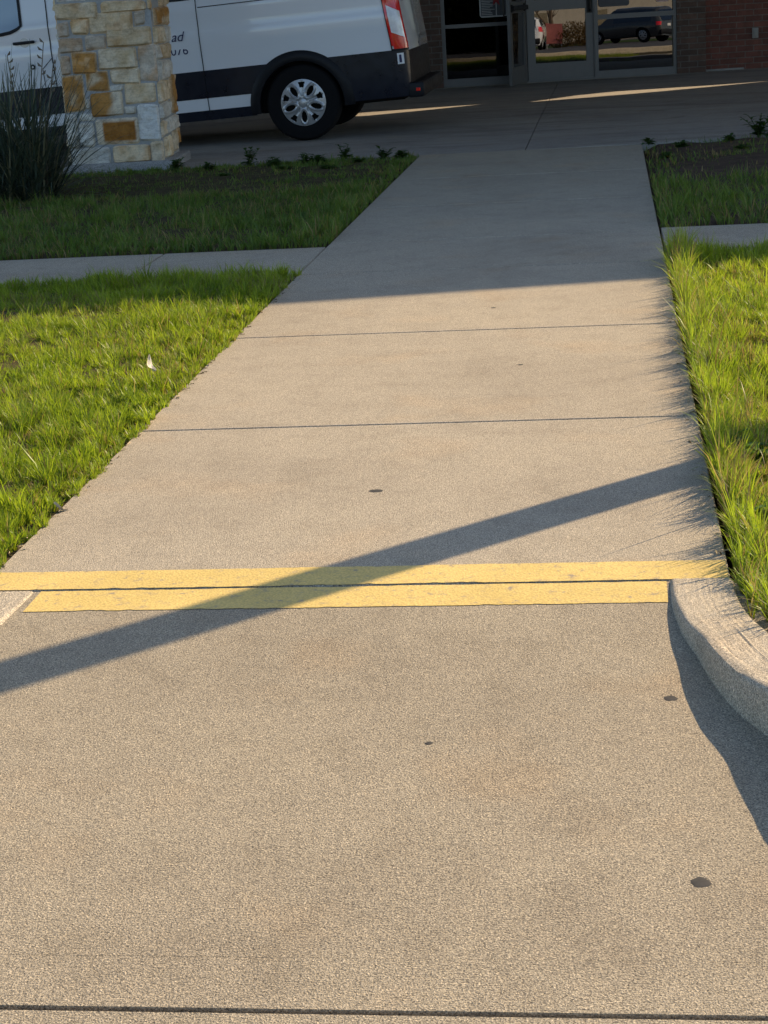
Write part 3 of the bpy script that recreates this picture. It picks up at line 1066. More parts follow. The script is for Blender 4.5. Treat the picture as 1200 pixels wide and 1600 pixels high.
def stones(name, faces, parent):
    V, F, Cc = [], [], []
    rr = random.Random(3)
    for (org, ux, nrm, width, lst) in faces:
        for (s0, s1, z0, z1, t) in lst:
            wd, hh = (s1 - s0) * width, z1 - z0
            if wd < .012 or hh < .012: continue
            nx = max(6, int(wd / .018)); nz = max(6, int(hh / .018))
            c1, c2 = CT[t[0]]
            c3, c4 = CT[t[-1]]
            q = rr.uniform(.85, 1.12); sd = rr.uniform(0, 50)
            dep = rr.uniform(.014, .034)
            cr = rr.uniform(.010, .020)
            tilt = (rr.uniform(-.010, .010), rr.uniform(-.010, .010))
            sk = [[rr.uniform(-.011, .011) for _ in range(2)] for _ in range(4)] if z0 < 1.4 else [[0, 0]] * 4
            b0 = len(V)
            for j in range(nz + 1):
                for i in range(nx + 1):
                    a = i / nx; b = j / nz
                    u = s0 * width + a * wd; z = z0 + b * hh
                    wq = ((1 - a) * (1 - b), a * (1 - b), a * b, (1 - a) * b)
                    lim = min(1, wd / .12), min(1, hh / .1)
                    if .02 < s0 and s1 < .98: u += sum(wq[q_] * sk[q_][0] for q_ in range(4)) * lim[0]
                    z += sum(wq[q_] * sk[q_][1] for q_ in range(4)) * lim[1]
                    du = min(a, 1 - a) * wd; dz = min(b, 1 - b) * hh
                    # ragged rounded outline
                    ed = .006 * fbm(u, z, 16, sd)
                    if i in (0, nx): u += (1 if i == 0 else -1) * (abs(ed) * .7 + (cr * .3 if dz < cr else 0))
                    if j in (0, nz): z += (1 if j == 0 else -1) * (abs(ed) * .7 + (cr * .3 if du < cr else 0))
                    d = min(du, dz)
                    prof = min(1, d / .014) ** .6
                    hgt = dep * prof + .016 * fbm(u, z, 11, sd) * prof + (a - .5) * tilt[0] + (b - .5) * tilt[1]
                    p = org + ux * u + Vector((0, 0, z)) + nrm * max(-.002, hgt if d > 0 else -.004)
                    V.append(p[:])
                    k = .5 + .9 * fbm(u, z, 9, sd + 7)
                    k = min(1, max(0, k))
                    col = [c1[n] + (c2[n] - c1[n]) * k for n in range(3)]
                    if t == 'oc':
                        k2 = min(1, max(0, (a - .55) * 5 + 1.2 * fbm(u, z, 8, sd)))
                        cc = CT['c'][0]
                        col = [col[n] * (1 - k2) + cc[n] * k2 for n in range(3)] if True else col
                    if t == 'O':
                        k2 = 1 - min(1, max(0, (d - .018) / .012 + .8 * fbm(u, z, 14, sd)))
                        if a < .16: k2 = 1
                        cc = CT['c'][0]
                        col = [col[n] * (1 - k2) + cc[n] * k2 for n in range(3)]
                    if t == 'o':
                        k2 = min(.85, max(0, 1 - d / .012 - .6 * fbm(u, z, 14, sd)) + max(0, 1.5 * fbm(u, z, 8, sd + 31) - .15))
                        cc = CT['t'][1]
                        col = [col[n] * (1 - k2) + cc[n] * k2 for n in range(3)]
                    if t in 'tg':
                        k2 = max(0, min(.7, 1.4 * fbm(u, z, 7, sd + 21)))
                        cc = CT['o'][0]
                        col = [col[n] * (1 - k2 * .6) + cc[n] * k2 * .6 for n in range(3)]
                    Cc.append([min(.85, c * q * 1.3) for c in col])
            for j in range(nz):
                for i in range(nx):
                    F.append((b0 + j * (nx + 1) + i, b0 + j * (nx + 1) + i + 1, b0 + (j + 1) * (nx + 1) + i + 1, b0 + (j + 1) * (nx + 1) + i))
    mb = MB(); mb.add(V, F)
    o = mb.build(name, M['stone'], parent, True)
    set_cols(o, Cc)
    return o


def pillar(name, label, cx, cy, az, ff, rf, seed):
    root = empty(name, (cx, cy, 0), az)      # origin = front right corner
    tag(root, label, 'pillar', 'stone pillars of the canopy')
    mb = MB(); mb.box(-pw, 0, 0, pdp, .03, ph)
    mb.build('mortar_core', M['mortar'], root)
    pb = MB(); pb.box(-pw - .07, .09, -.06, pdp + .07, -.12, .066, 0, .02)
    pb.build('plinth', M['plinth'], root, True)
    X = Vector((1, 0, 0)); Y = Vector((0, 1, 0))
    F = [(Vector((-pw, 0, 0)), X, -Y, pw, ff + random_ashlar(seed, 1.385, ph) if ff else random_ashlar(seed, .07, ph)),
         (Vector((0, 0, 0)), Y, X, pdp, rf + random_ashlar(seed + 1, 1.385, ph) if rf else random_ashlar(seed + 1, .07, ph)),
         (Vector((-pw, pdp, 0)), -Y, -X, pdp, random_ashlar(seed + 2, .07, ph)),
         (Vector((0, pdp, 0)), -X, Y, pw, random_ashlar(seed + 3, .07, ph))]
    stones('stone_facing', F, root)
    return root


pillar('stone_pillar', 'tan and rust limestone pillar in front of the white van', PILX, PILY, PILA, face_pts(front, 'f'), face_pts(right, 'r'), 5)


# ------------------------------------------------------------------ lathe and wheels
def lathe(mb, prof, n=48, mi=0, axis='y', closed=False):
    vs_, fs = [], []
    k = len(prof)
    for i in range(n):
        t = 2 * math.pi * i / n
        for (rad, y) in prof:
            vs_.append((rad * math.cos(t), y, rad * math.sin(t)))
    for i in range(n):
        i2 = (i + 1) % n
        for j in range(k - 1):
            fs.append((i * k + j, i * k + j + 1, i2 * k + j + 1, i2 * k + j))
    mb.add(vs_, fs, mi)


def wheel(parent, x, y, r, out, name='wheel', cover='spoked', width=.225, rimr=.216):
    """out = -1 : visible side towards -y"""
    o = bpy.data.objects.new(name, None); COL.objects.link(o); o.parent = parent
    o.location = (x, y, r)
    t = MB()
    h = width / 2
    lathe(t, [(rimr - .01, -h * .8), (rimr + .006, -h * .98), (rimr + .03, -h * 1.02), (r * .8, -h * 1.06), (r * .93, -h), (r * .975, -h * .86), (r * .99, -h * .62), (r, -h * .55), (r, -h * .18), (r * .978, -h * .16), (r * .978, -h * .1), (r, -h * .08), (r, h * .3), (r * .978, h * .32), (r * .978, h * .38), (r, h * .4), (r * .975, h * .86), (r * .93, h), (r * .8, h * 1.06), (rimr, h)], 72)
    t.build('tyre', M['rubber'], o, True)
    # cover : polar plate with openings
    c = MB()
    nr, na = 30, 220
    def hole(rr_, th):
        k = 2 * math.pi / 5
        a = (th + k / 2) % k - k / 2              # around a spoke axis
        q = rr_ / rimr
        # big ovals between the twin spokes
        if ((q - .60) / .245) ** 2 + (a * q / (.11 + .05 * (q - .5))) ** 2 < 1: return 1
        a2 = (th) % k - k / 2
        if .66 < q < .90 and abs(a2 * q) < .155 - .30 * (.90 - q): return 1
        return 0
    def hgt(rr_, th):
        q = rr_ / rimr
        k = 2 * math.pi / 5
        a = (th + k / 2) % k - k / 2
        a2 = th % k - k / 2
        e1 = math.sqrt(((q - .60) / .245) ** 2 + (a * q / .13) ** 2)
        ridge = .010 * math.exp(-((e1 - 1.35) / .25) ** 2)
        return .012 + .030 * (1 - q * q) - .012 * math.exp(-((a2 * q) / .05) ** 2) * (q > .3) * (q < .93) + ridge * (q < .93)
    vs_, keep = [], []
    for i in range(nr + 1):
        for j in range(na):
            rr_ = rimr * (.20 + .80 * i / nr); th = 2 * math.pi * j / na
            vs_.append((rr_ * math.cos(th), out * (h * .86 + hgt(rr_, th)), rr_ * math.sin(th)))
    for i in range(nr):
        for j in range(na):
            rr_ = rimr * (.20 + .80 * (i + .5) / nr); th = 2 * math.pi * (j + .5) / na
            if not hole(rr_, th):
                j2 = (j + 1) % na
                keep.append((i * na + j, i * na + j2, (i + 1) * na + j2, (i + 1) * na + j))
    c.add(vs_, keep)
    cv = c.build('wheel_cover', M['silver'], o, True)
    cv.rotation_euler = (0, R(17), 0)
    b = MB()
    lathe(b, [(0.0005, out * (h * .86 + .052)), (.028, out * (h * .86 + .051)), (.040, out * (h * .86 + .046)), (.046, out * (h * .86 + .030))], 40)
    b.build('hub_cap', M['silver'], o, True)
    d = MB()  # near-black dish behind the cover openings, their shade put in as colour
    lathe(d, [(0.0005, out * h * .42), (rimr, out * h * .45), (rimr, out * h * .9)], 40)
    d.build('dark_backing', M['under'], o)
    return o


# ------------------------------------------------------------------ vehicle shells
class Shell:
    """outer skin of a vehicle as a function of (u along, z up) -> half width"""
    def __init__(self, sect, rear, front, rr=.16, fr=.55, lean=.12, lz=.8, cx=1.0):
        self.s, self.rear, self.front, self.rr, self.fr, self.lean, self.lz = sect, rear, front, rr, fr, lean, lz

    def hw(self, u, z):
        zs = [p[0] for p in self.s]; ws = [p[1] for p in self.s]
        wv = float(np.interp(z, zs, ws))
        if u > self.rear - self.rr:
            t = min(1, (u - (self.rear - self.rr)) / self.rr)
            wv -= self.rr * .75 * (1 - math.sqrt(max(0, 1 - t * t)))
        if u < self.front + self.fr:
            t = min(1, (self.front + self.fr - u) / self.fr)
            wv -= .42 * self.fr * (1 - math.sqrt(max(0, 1 - t * t * .96)))
        return wv

    def pt(self, u, z, side=-1, off=0):
        lean = self.lean * max(0, z - self.lz) * min(1, max(0, (u - .3) / .6))
        return Vector((u - lean, side * (self.hw(u, z) + off), z))


def patch(mb, sh, u0, u1, zb, zt, side=-1, off=.003, nu=None, nz=6, mi=0):
    """piece of skin between u0..u1 and zb(u)..zt(u)"""
    zb_ = zb if callable(zb) else (lambda u: zb)
    zt_ = zt if callable(zt) else (lambda u: zt)
    nu = nu or max(2, int(abs(u1 - u0) / .04))
    vs_ = []
    for i in range(nu + 1):
        u = u0 + (u1 - u0) * i / nu
        a, b = zb_(u), zt_(u)
        for k in range(nz + 1):
            vs_.append(sh.pt(u, a + (b - a) * k / nz, side, off))
    fs = []
    for i in range(nu):
        for k in range(nz):
            q = (i * (nz + 1) + k, (i + 1) * (nz + 1) + k, (i + 1) * (nz + 1) + k + 1, i * (nz + 1) + k + 1)
            fs.append(q if side < 0 else q[::-1])
    mb.add(vs_, fs, mi)


def skin(mb, sh, us, zl, bot, top, mi=0):
    """whole two-sided shell incl. roof and end caps"""
    n = 2 * len(zl)
    vs_ = []
    for u in us:
        b, t = bot(u), top(u)
        zz = [min(max(z, b), t) for z in zl]
        L = [sh.pt(u, z, -1) for z in zz]
        for i, z in enumerate(zl):          # roof points keep their own width
            if z > t:
                L[i].y = -sh.hw(u, z) if z < zl[-1] else -.02
        vs_ += L + [Vector((p.x, -p.y, p.z)) for p in reversed(L)]
    fs = []
    for i in range(len(us) - 1):
        for k in range(n - 1):
            fs.append((i * n + k, (i + 1) * n + k, (i + 1) * n + k + 1, i * n + k + 1))
    fs.append(tuple(range(n)))
    fs.append(tuple((len(us) - 1) * n + k for k in range(n - 1, -1, -1)))
    mb.add(vs_, fs, mi)


def clean(o, d=.0005):
    bm = bmesh.new(); bm.from_mesh(o.data)
    bmesh.ops.remove_doubles(bm, verts=bm.verts, dist=d)
    bmesh.ops.dissolve_degenerate(bm, dist=1e-5, edges=bm.edges)
    bmesh.ops.recalc_face_normals(bm, faces=bm.faces)
    bm.to_mesh(o.data); bm.free()
    o.data.polygons.foreach_set('use_smooth', [True] * len(o.data.polygons))
    o.data.set_sharp_from_angle(angle=R(28))


def text_part(name, body, parent, mat, size, loc, rot, shear=0):
    cu = bpy.data.curves.new(name, 'FONT')
    cu.body = body; cu.size = size; cu.extrude = .0008; cu.shear = shear
    tmp = bpy.data.objects.new(name, cu); COL.objects.link(tmp)
    dg = bpy.context.evaluated_depsgraph_get()
    me = bpy.data.meshes.new_from_object(tmp.evaluated_get(dg))
    bpy.data.objects.remove(tmp)
    o = link(name, me, parent)
    me.materials.clear(); me.materials.append(mat)
    o.location = loc; o.rotation_euler = rot
    return o


# ------------------------------------------------------------------ the white passenger van
def build_van():
    WR = .356
    root = empty('passenger_van', (-2.862, 17.10, 0), R(0))
    root.rotation_euler = (0, R(-1.0), 0)
    tag(root, 'white passenger van with a black lower band parked under the canopy', 'van')
    # shell frame: y=0 is the van's centre line; near side at y=-1.03
    body = bpy.data.objects.new('body', bpy.data.meshes.new('body'))
    sect = [(.28, .955), (.40, .985), (.52, 1.0), (.78, 1.014), (.92, 1.022), (1.02, 1.030), (1.10, 1.030), (1.14, 1.018), (1.25, 1.020), (1.33, 1.022), (1.37, 1.008), (1.45, .998), (1.7, .965), (2.0, .925), (2.2, .88), (2.32, .80), (2.40, .66), (2.44, .42), (2.455, .02)]
    FR, RE = -4.75, 1.05
    sh = Shell(sect, RE, FR, .15, .6, .12, .8)
    zl = [.385, .44, .506, .58, .66, .745, .765, .82, .88, .92, .97, 1.02, 1.06, 1.10, 1.12, 1.14, 1.2, 1.25, 1.30, 1.33, 1.35, 1.37, 1.40, 1.45, 1.55, 1.7, 1.85, 2.0, 2.1, 2.2, 2.26, 2.32, 2.36, 2.40, 2.42, 2.44, 2.455]
    us = list(np.linspace(FR, FR + .6, 14)) + list(np.arange(FR + .65, -.62, .06)) + list(np.arange(-.60, .62, .02)) + list(np.linspace(.64, RE - .15, 8)) + list(np.linspace(RE - .14, RE, 14))
    def arch(u, rad, c): 
        d = u - c
        return WR + math.sqrt(max(0, rad * rad - d * d)) if abs(d) < rad else 0
    def bot(u):
        b = .385 if u < .3 else .745
        return max(b, arch(u, .45, 0), arch(u, .45, -3.75))
    def top(u):
        if u < -4.15: return .95 + .40 * min(1, (u - FR) / .6) ** .6
        if u < -3.15: return 1.35 + 1.08 * ((u + 4.15) / 1.0) ** .92
        return 2.455
    mb = MB(); skin(mb, sh, us, zl, bot, top)
    o = mb.build('body', M['white'], root); clean(o)
    pivot = [o]
    def side(name, mat, fn, smooth=True):
        for s_ in (-1, 1):
            q_ = MB(); fn(q_, s_)
            pivot.append(q_.build(name, mat, root, smooth))
    # black band with wheel arches
    side('lower_band', M['navy'], lambda q_, s_: patch(q_, sh, -3.30, -.26, lambda u: min(.76, max(.506, arch(u, .45, 0))), .762, s_, .005, None, 4))
    side('front_band', M['navy'], lambda q_, s_: patch(q_, sh, -4.45, -4.15, .506, .762, s_, .005, None, 4))
    side('rear_quarter_band', M['navy'], lambda q_, s_: patch(q_, sh, .24, RE - .002, lambda u: min(.764, max(.335, arch(u, .45, 0))), .765, s_, .006, 60, 6))
    side('rocker_panel', M['navy'], lambda q_, s_: patch(q_, sh, -3.30, -.45, .30, .392, s_, .004, None, 3))
    for cx in (0, -3.75):
        def arch_lip(q_, s_):
            vs_ = []
            n = 48
            for i in range(n + 1):
                t = math.pi * (1.10 * i / n - .05)
                for rad, off in ((.405, -.10), (.405, .028), (.425, .036), (.47, .030), (.502, .004)):
                    vs_.append(sh.pt(cx - rad * math.cos(t), max(WR + rad * math.sin(t), .31), s_, off))
            fs = [(i * 5 + j, (i + 1) * 5 + j, (i + 1) * 5 + j + 1, i * 5 + j + 1) for i in range(n) for j in range(4)]
            q_.add(vs_, fs if s_ < 0 else [f[::-1] for f in fs])
        side('wheel_arch', M['black'], arch_lip)
    # underbody and wheel wells
    ub = MB()
    ub.box(-4.3, .95, -.80, .80, .30, .75)
    ub.box(-3.2, -.5, -.95, .95, .32, .50)
    ub.box(.5, .98, -.93, .93, .36, .7)
    ub.box(-4.5, 1.0, -.9, .9, .72, .80)
    pivot.append(ub.build('underbody', M['under'], root))
    # exhaust
    ex = MB(); ex.tube([(.3, .2, .34), (.85, .1, .33), (1.0, .05, .33)], .035, 12)
    pivot.append(ex.build('exhaust_pipe', M['under'], root, True))
    # glazing
    side('side_window', M['carglass'], lambda q_, s_: patch(q_, sh, -2.16, -.95, 1.415, 2.02, s_, .004))
    side('side_window', M['carglass'], lambda q_, s_: patch(q_, sh, -.89, .62, 1.415, 2.02, s_, .004))
    zb = lambda u: 1.285 + .10 * (u + 3.0) if u < -2.72 else 1.285 + .028 + .35 * max(0, u + 2.72) ** 1.0 + 6.0 * max(0, u + 2.66) ** 2
    ztw = lambda u: min(2.02, 1.40 + (u + 3.75) * 1.05) if u < -3.1 else 2.02
    side('door_window', M['doorglass'], lambda q_, s_: patch(q_, sh, -3.60, -2.62, zb, ztw, s_, .006, 40, 10))
    side('window_seal', M['black'], lambda q_, s_: (patch(q_, sh, -3.60, -2.60, lambda u: zb(u) - .028, lambda u: zb(u) + .004, s_, .009, 40, 2), patch(q_, sh, -2.625, -2.598, 1.36, 2.03, s_, .009, 2, 10)))
    ws = MB()
    ws.add([(-4.10, -.78, 1.42), (-4.10, .78, 1.42), (-3.20, .70, 2.33), (-3.20, -.70, 2.33)], [(0, 1, 2, 3)])
    for k in range(4):
        v = list(ws.v[k]); ws.v[k] = (v[0] - .03, v[1], v[2] + .03)
    pivot.append(ws.build('windscreen', M['carglass'], root))
    rw = MB()
    for y0, y1 in ((-.80, -.04), (.04, .80)):
        rw.add([(RE + .005 - .12 * (z - .8), y, z) for z in (1.42, 2.0) for y in (y0, y1)], [(0, 1, 3, 2)])
    pivot.append(rw.build('rear_window', M['carglass'], root))
    # panel gaps
    gap = lambda *a_: side('panel_gap', M['black'], lambda q_, s_: patch(q_, sh, *a_[:4], s_, *a_[4:]), False)
    gap(-.905, -.897, .39, 1.42, .0065, 1, 16)
    gap(-2.352, -2.342, .765, 2.1, .0065, 1, 16)
    gap(-.885, -.05, lambda u: 1.336 + .006 * (u + .98), lambda u: 1.344 + .006 * (u + .98), .0035, 20, 1)
    gap(-3.72, -3.714, .765, 1.4, .0065, 1, 10)
    side('fuel_flap', M['black'], lambda q_, s_: (patch(q_, sh, -2.46, -2.453, .765, .93, s_, .0065, 1, 4), patch(q_, sh, -2.46, -2.346, lambda u: .93 + (u + 2.46) * .85, lambda u: .938 + (u + 2.46) * .85, s_, .0065, 4, 1)), False)
    # swage above the rear wheel
    # door handles
    for s in (-1, 1):
        h = MB()
        p = sh.pt(-2.60, 1.195, s)
        h.box(p.x - .105, p.x + .105, p.y - .018 + s * .025, p.y + .018 + s * .025, 1.182, 1.210, 0, .008)
        oh = h.build('door_handle', M['black'], root, True); pivot.append(oh)
        k = MB()
        vs_ = [(p.x + .045 * math.cos(t), p.y + s * .004, 1.195 + .045 * math.sin(t)) for t in np.linspace(0, 2 * math.pi, 24, endpoint=False)]
        k.add(vs_, [tuple(range(24))])
        pivot.append(k.build('handle_cup', M['silver'], root))
        k = MB()
        p = sh.pt(-2.55, .965, s)
        for rad, off, mi in ((.024, .010, 0), (.010, .013, 1)):
            b0 = [(p.x + rad * math.cos(t), p.y + s * off, .965 + rad * math.sin(t)) for t in np.linspace(0, 2 * math.pi, 20, endpoint=False)]
            k.add(b0, [tuple(range(20))], mi)
        pivot.append(k.build('door_lock', [M['black'], M['white']], root))
    # tail lamps
    for s in (-1, 1):
        tl = MB()
        patch(tl, sh, .905, RE, lambda u: .775 + (.03 if u < .92 else 0), 1.72, s, .014, 22, 20)
        ol = tl.build('tail_lamp', M['redlens'], root, True); pivot.append(ol)
        cl = MB()
        f_ = lambda u: (u - .925) / (RE - .95)
        patch(cl, sh, .93, RE - .012, lambda u: .93 - .05 * f_(u), lambda u: 1.18 - .06 * f_(u), s, .020, 16, 8)
        cl.build('reversing_lens', M['clearlens'], ol, True)
        fr = MB()
        patch(fr, sh, .897, .908, .77, 1.73, s, .010, 1, 12)
        patch(fr, sh, .897, RE, .757, .777, s, .011, 16, 1)
        fr.build('lamp_seal', M['black'], ol)
    # rear door leaf gap, badge, label
    rd = MB()
    X0 = RE + .004
    rd.box(X0 - .14, X0 + .0, -.006, .006, .78, .80)
    rd.add([(X0 - .12 * max(0, z - .8), y, z) for z in (.78, 1.35) for y in (-.006, .006)], [(0, 1, 3, 2)])
    pivot.append(rd.build('rear_door_gap', M['black'], root))
    t = text_part('badge_lettering', '350', root, M['black'], .075, (X0 + .004 - .12 * .4, -.76, 1.20), (R(90), 0, R(90))); pivot.append(t)
    # rear black panel + bumper
    bp = MB()
    bp.box(RE - .10, RE + .006, -.93, .93, .335, .768, 0, .03)
    bp.box(RE - .05, RE + .115, -.95, .95, .315, .455, 0, .028)
    pivot.append(bp.build('rear_bumper', M['black'], root, True))
    for s in (-1, 1):
        k = MB()
        k.box(RE + .035, RE + .075, s * .953 - .004, s * .953 + .004, .372, .402, 0, .003)
        pivot.append(k.build('rear_reflector', M['redlens'], root))
    k = MB(); k.box(RE - .062, RE - .006, -.987, -.975, .63, .735)
    k2 = MB()
    p = sh.pt(RE - .075, .68, -1, .010)
    patch(k2, sh, RE - .105, RE - .045, .635, .735, -1, .013, 4, 2)
    lb = k2.build('white_sticker', M['white'], root); pivot.append(lb)
    k3 = MB(); patch(k3, sh, RE - .088, RE - .066, .650, .720, -1, .0155, 2, 4)
    k3.build('sticker_mark', M['ink'], lb)
    # lettering behind the pillar's edge
    y = -1.038
    pivot.append(text_part('script_lettering', 'ad', root, M['ink'], .125, (-1.175, y, 1.055), (R(90), 0, 0), .35))
    pivot.append(text_part('number_lettering', '076', root, M['ink'], .115, (-1.195, y + .012, .93), (R(90), 0, 0)))
    # mirrors, front bumper, lamps (out of the picture, but part of a van)
    for s in (-1, 1):
        mr = MB(); mr.box(-3.62, -3.50, s * 1.18 - .1, s * 1.18 + .1, 1.36, 1.74, 0, .04)
        mr.tube([(-3.56, s * .99, 1.45), (-3.56, s * 1.14, 1.48)], .03, 8)
        pivot.append(mr.build('door_mirror', M['black'], root, True))
        hl = MB(); patch(hl, sh, -4.70, -4.25, lambda u: .98 + .2 * (u + 4.7), lambda u: 1.12 + .3 * (u + 4.7), s, .008)
        pivot.append(hl.build('headlamp', M['clearlens'], root, True))
    fb = MB(); fb.box(FR - .06, FR + .30, -.80, .80, .34, .62, 0, .06); fb.box(FR - .01, FR + .1, -.5, .5, .70, .86, 0, .03)
    pivot.append(fb.build('front_bumper', M['black'], root, True))
    # nose-down attitude of the loaded body about the rear axle
    P = R(1.8)
    for o in pivot:
        mw = o.matrix_basis.copy()
        o.matrix_basis = Matrix.Translation((0, 1.03, 0)) @ Matrix.Translation((0, 0, -.02)) @ Matrix.Rotation(-P, 4, 'Y') @ mw
    for x in (0, -3.75):
        wheel(root, x, .13, WR, -1)
        wheel(root, x, 1.93, WR, 1)
    return root


build_van()


# ------------------------------------------------------------------ the building
FA = math.atan(.149)
ZB = -.055
B = empty('brick_building', (-.66, 25.91, ZB), FA)
tag(B, 'brown brick building with a dark framed glass entrance behind the van', 'building')
# local x along the facade, y into the building, z up
def fx(px):          # pixel column of the photo along the facade base -> local x (measured once)
    return (px - 877.5) / 113.6
WL, WR_ = fx(690), fx(1063)
ZT = 2.9
WLZ = 3.02
w1 = MB()
w1.box(-30, WL, 0, .3, -.1, WLZ)
w1.box(WR_, fx(1109), 0, .3, -.1, WLZ)
w1.box(WL, WR_, 0, .3, ZT, WLZ)
w1.box(-30, -29.7, .3, 14, -.1, WLZ); 
w1.build('wall', M['brick'], B)
w2 = MB()
w2.box(fx(1109), 14, .14, .40, -.1, WLZ)
w2.box(13.7, 14, .40, 14, -.1, WLZ)
w2.box(-29.7, 13.7, 13.7, 14, -.1, WLZ)
wo = w2.build('wall', M['brickred'], B)
wo['label'] = 'redder brick wall set back beside the entrance'
ob = MB(); ob.box(fx(1186), fx(1196), .115, .139, .42, .56, 0, .006); ob.box(fx(1188), fx(1194), .108, .115, .45, .53, 0, .002)
ob.build('outlet_cover', M['box'], B, True)
st = MB(); st.box(fx(1111), fx(1172), .10, .139, 0, .03, 0, .005)
st.build('base_trim', M['box'], B, True)
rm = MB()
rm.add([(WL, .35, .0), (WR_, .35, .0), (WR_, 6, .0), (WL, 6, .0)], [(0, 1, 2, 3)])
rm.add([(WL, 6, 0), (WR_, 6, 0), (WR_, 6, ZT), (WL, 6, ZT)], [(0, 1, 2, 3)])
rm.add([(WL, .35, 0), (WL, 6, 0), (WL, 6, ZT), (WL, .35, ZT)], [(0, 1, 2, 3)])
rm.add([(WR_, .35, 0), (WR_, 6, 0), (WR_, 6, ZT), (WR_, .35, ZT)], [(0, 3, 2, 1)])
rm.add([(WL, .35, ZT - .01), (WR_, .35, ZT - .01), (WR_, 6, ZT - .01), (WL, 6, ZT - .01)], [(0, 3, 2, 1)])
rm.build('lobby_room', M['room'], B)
sg = MB(); sg.box(WL, WR_, -.02, .32, -.1, -.0005 + .004)
sg.build('sill', M['drive'], B)


def frame_rect(mb, x0, x1, z0, z1, t, y0, y1, tb=None, tt=None):
    tb = t if tb is None else tb; tt = t if tt is None else tt
    mb.box(x0, x0 + t, y0, y1, z0, z1)
    mb.box(x1 - t, x1, y0, y1, z0, z1)
    mb.box(x0 + t, x1 - t, y0 + .002, y1 - .002, z0, z0 + tb)
    mb.box(x0 + t, x1 - t, y0 + .002, y1 - .002, z1 - tt, z1)


TILT = .9          # the panes lean back a little


def window(x0, x1, rails, gmat, tb=.09, label=None, t=.055):
    wnd = bpy.data.objects.new('storefront_window', None); COL.objects.link(wnd); wnd.parent = B
    if label: wnd['label'] = label
    f = MB()
    frame_rect(f, x0, x1, .004, ZT, t, .03, .14, tb)
    for z0, z1 in rails:
        f.box(x0 + t, x1 - t, .034, .136, z0, z1)
    f.build('frame', M['bronze'], wnd)
    zs = [tb] + [q for zz in rails for q in zz] + [ZT - t]
    for k in range(0, len(zs), 2):
        p = MB(); p.box(x0 + t * .8, x1 - t * .8, -.004, .004, -(zs[k + 1] - zs[k]) / 2, (zs[k + 1] - zs[k]) / 2)
        po = p.build('pane', gmat, wnd)
        po.location = (0, .086, (zs[k] + zs[k + 1]) / 2); po.rotation_euler = (R(-TILT), 0, 0)
    return wnd


XA, XB = fx(806), fx(933)       # the doorway between the two windows
window(WL, XA - .002, [(.80, .85)], M['glassdim'], .11)
window(XB + .002, WR_, [(.80, .865)], M['glass'], .10, t=.045)
# the double door: right leaf shut, left leaf swung open towards the drive
def door_leaf(name, wid, loc, rz, glass, label):
    d = bpy.data.objects.new(name, None); COL.objects.link(d); d.parent = B
    d.location = loc; d.rotation_euler = (0, 0, rz); d['label'] = label
    f = MB()
    st_ = .11
    frame_rect(f, 0, wid, .02, 2.13, st_, -.022, .022, .235, .12)
    f.box(st_, wid - st_, -.020, .020, .965, 1.11)
    f.build('frame', M['bronze'], d)
    for z0, z1 in ((.255, .965), (1.11, 2.01)):
        p = MB(); p.box(st_ - .01, wid - st_ + .01, -.004, .004, -(z1 - z0) / 2, (z1 - z0) / 2)
        po = p.build('pane', glass, d); po.location = (0, 0, (z0 + z1) / 2); po.rotation_euler = (R(-TILT), 0, 0)
    for s in (-1, 1):
        h = MB()
        if s < 0:
            h.tube([(wid - .055, -.022, .93), (wid - .055, -.075, .93), (wid - .055, -.08, .96), (wid - .055, -.08, 1.19), (wid - .055, -.075, 1.22), (wid - .055, -.022, 1.22)], .014, 8)
            h.box(wid - .095, wid - .015, -.026, -.0225, .90, 1.25)
            h.build('pull_handle', M['darkmetal'], d, True)
        else:
            h.box(.05, wid - .05, .04, .075, 1.00, 1.06, 0, .008)
            h.box(.05, .13, .022, .04, .98, 1.08); h.box(wid - .13, wid - .05, .022, .04, .98, 1.08)
            h.build('push_bar', M['darkmetal'], d)
    return d


xm = fx(826)
door_leaf('door', XB - xm - .01, (xm, .08, 0), 0, M['glass'], 'closed glass door leaf')
door_leaf('door', .93, (fx(822), .02, 0), R(180 + 71), M['glass'], 'glass door leaf swung open towards the drive')
dj = MB()
dj.box(XA, XA + .05, .03, .14, .004, ZT)
dj.box(XA + .05, XB, .032, .138, 2.16, 2.24)
dj.box(XB - .012, XB, .03, .14, .004, 2.16)
dj.box(XA + .05, XB - .012, .02, .15, .004, .03)
dj.build('door_frame', M['bronze'], B)
tp = MB(); tp.box(XA + .05, XB, .08, .09, 2.24, ZT)
tp.build('transom_pane', M['glassdim'], B)


def place_on_facade(o, x, y, z):
    o.matrix_world = Matrix.Translation((-.66, 25.91, ZB)) @ Matrix.Rotation(FA, 4, 'Z') @ Matrix.Translation((x, y, z))


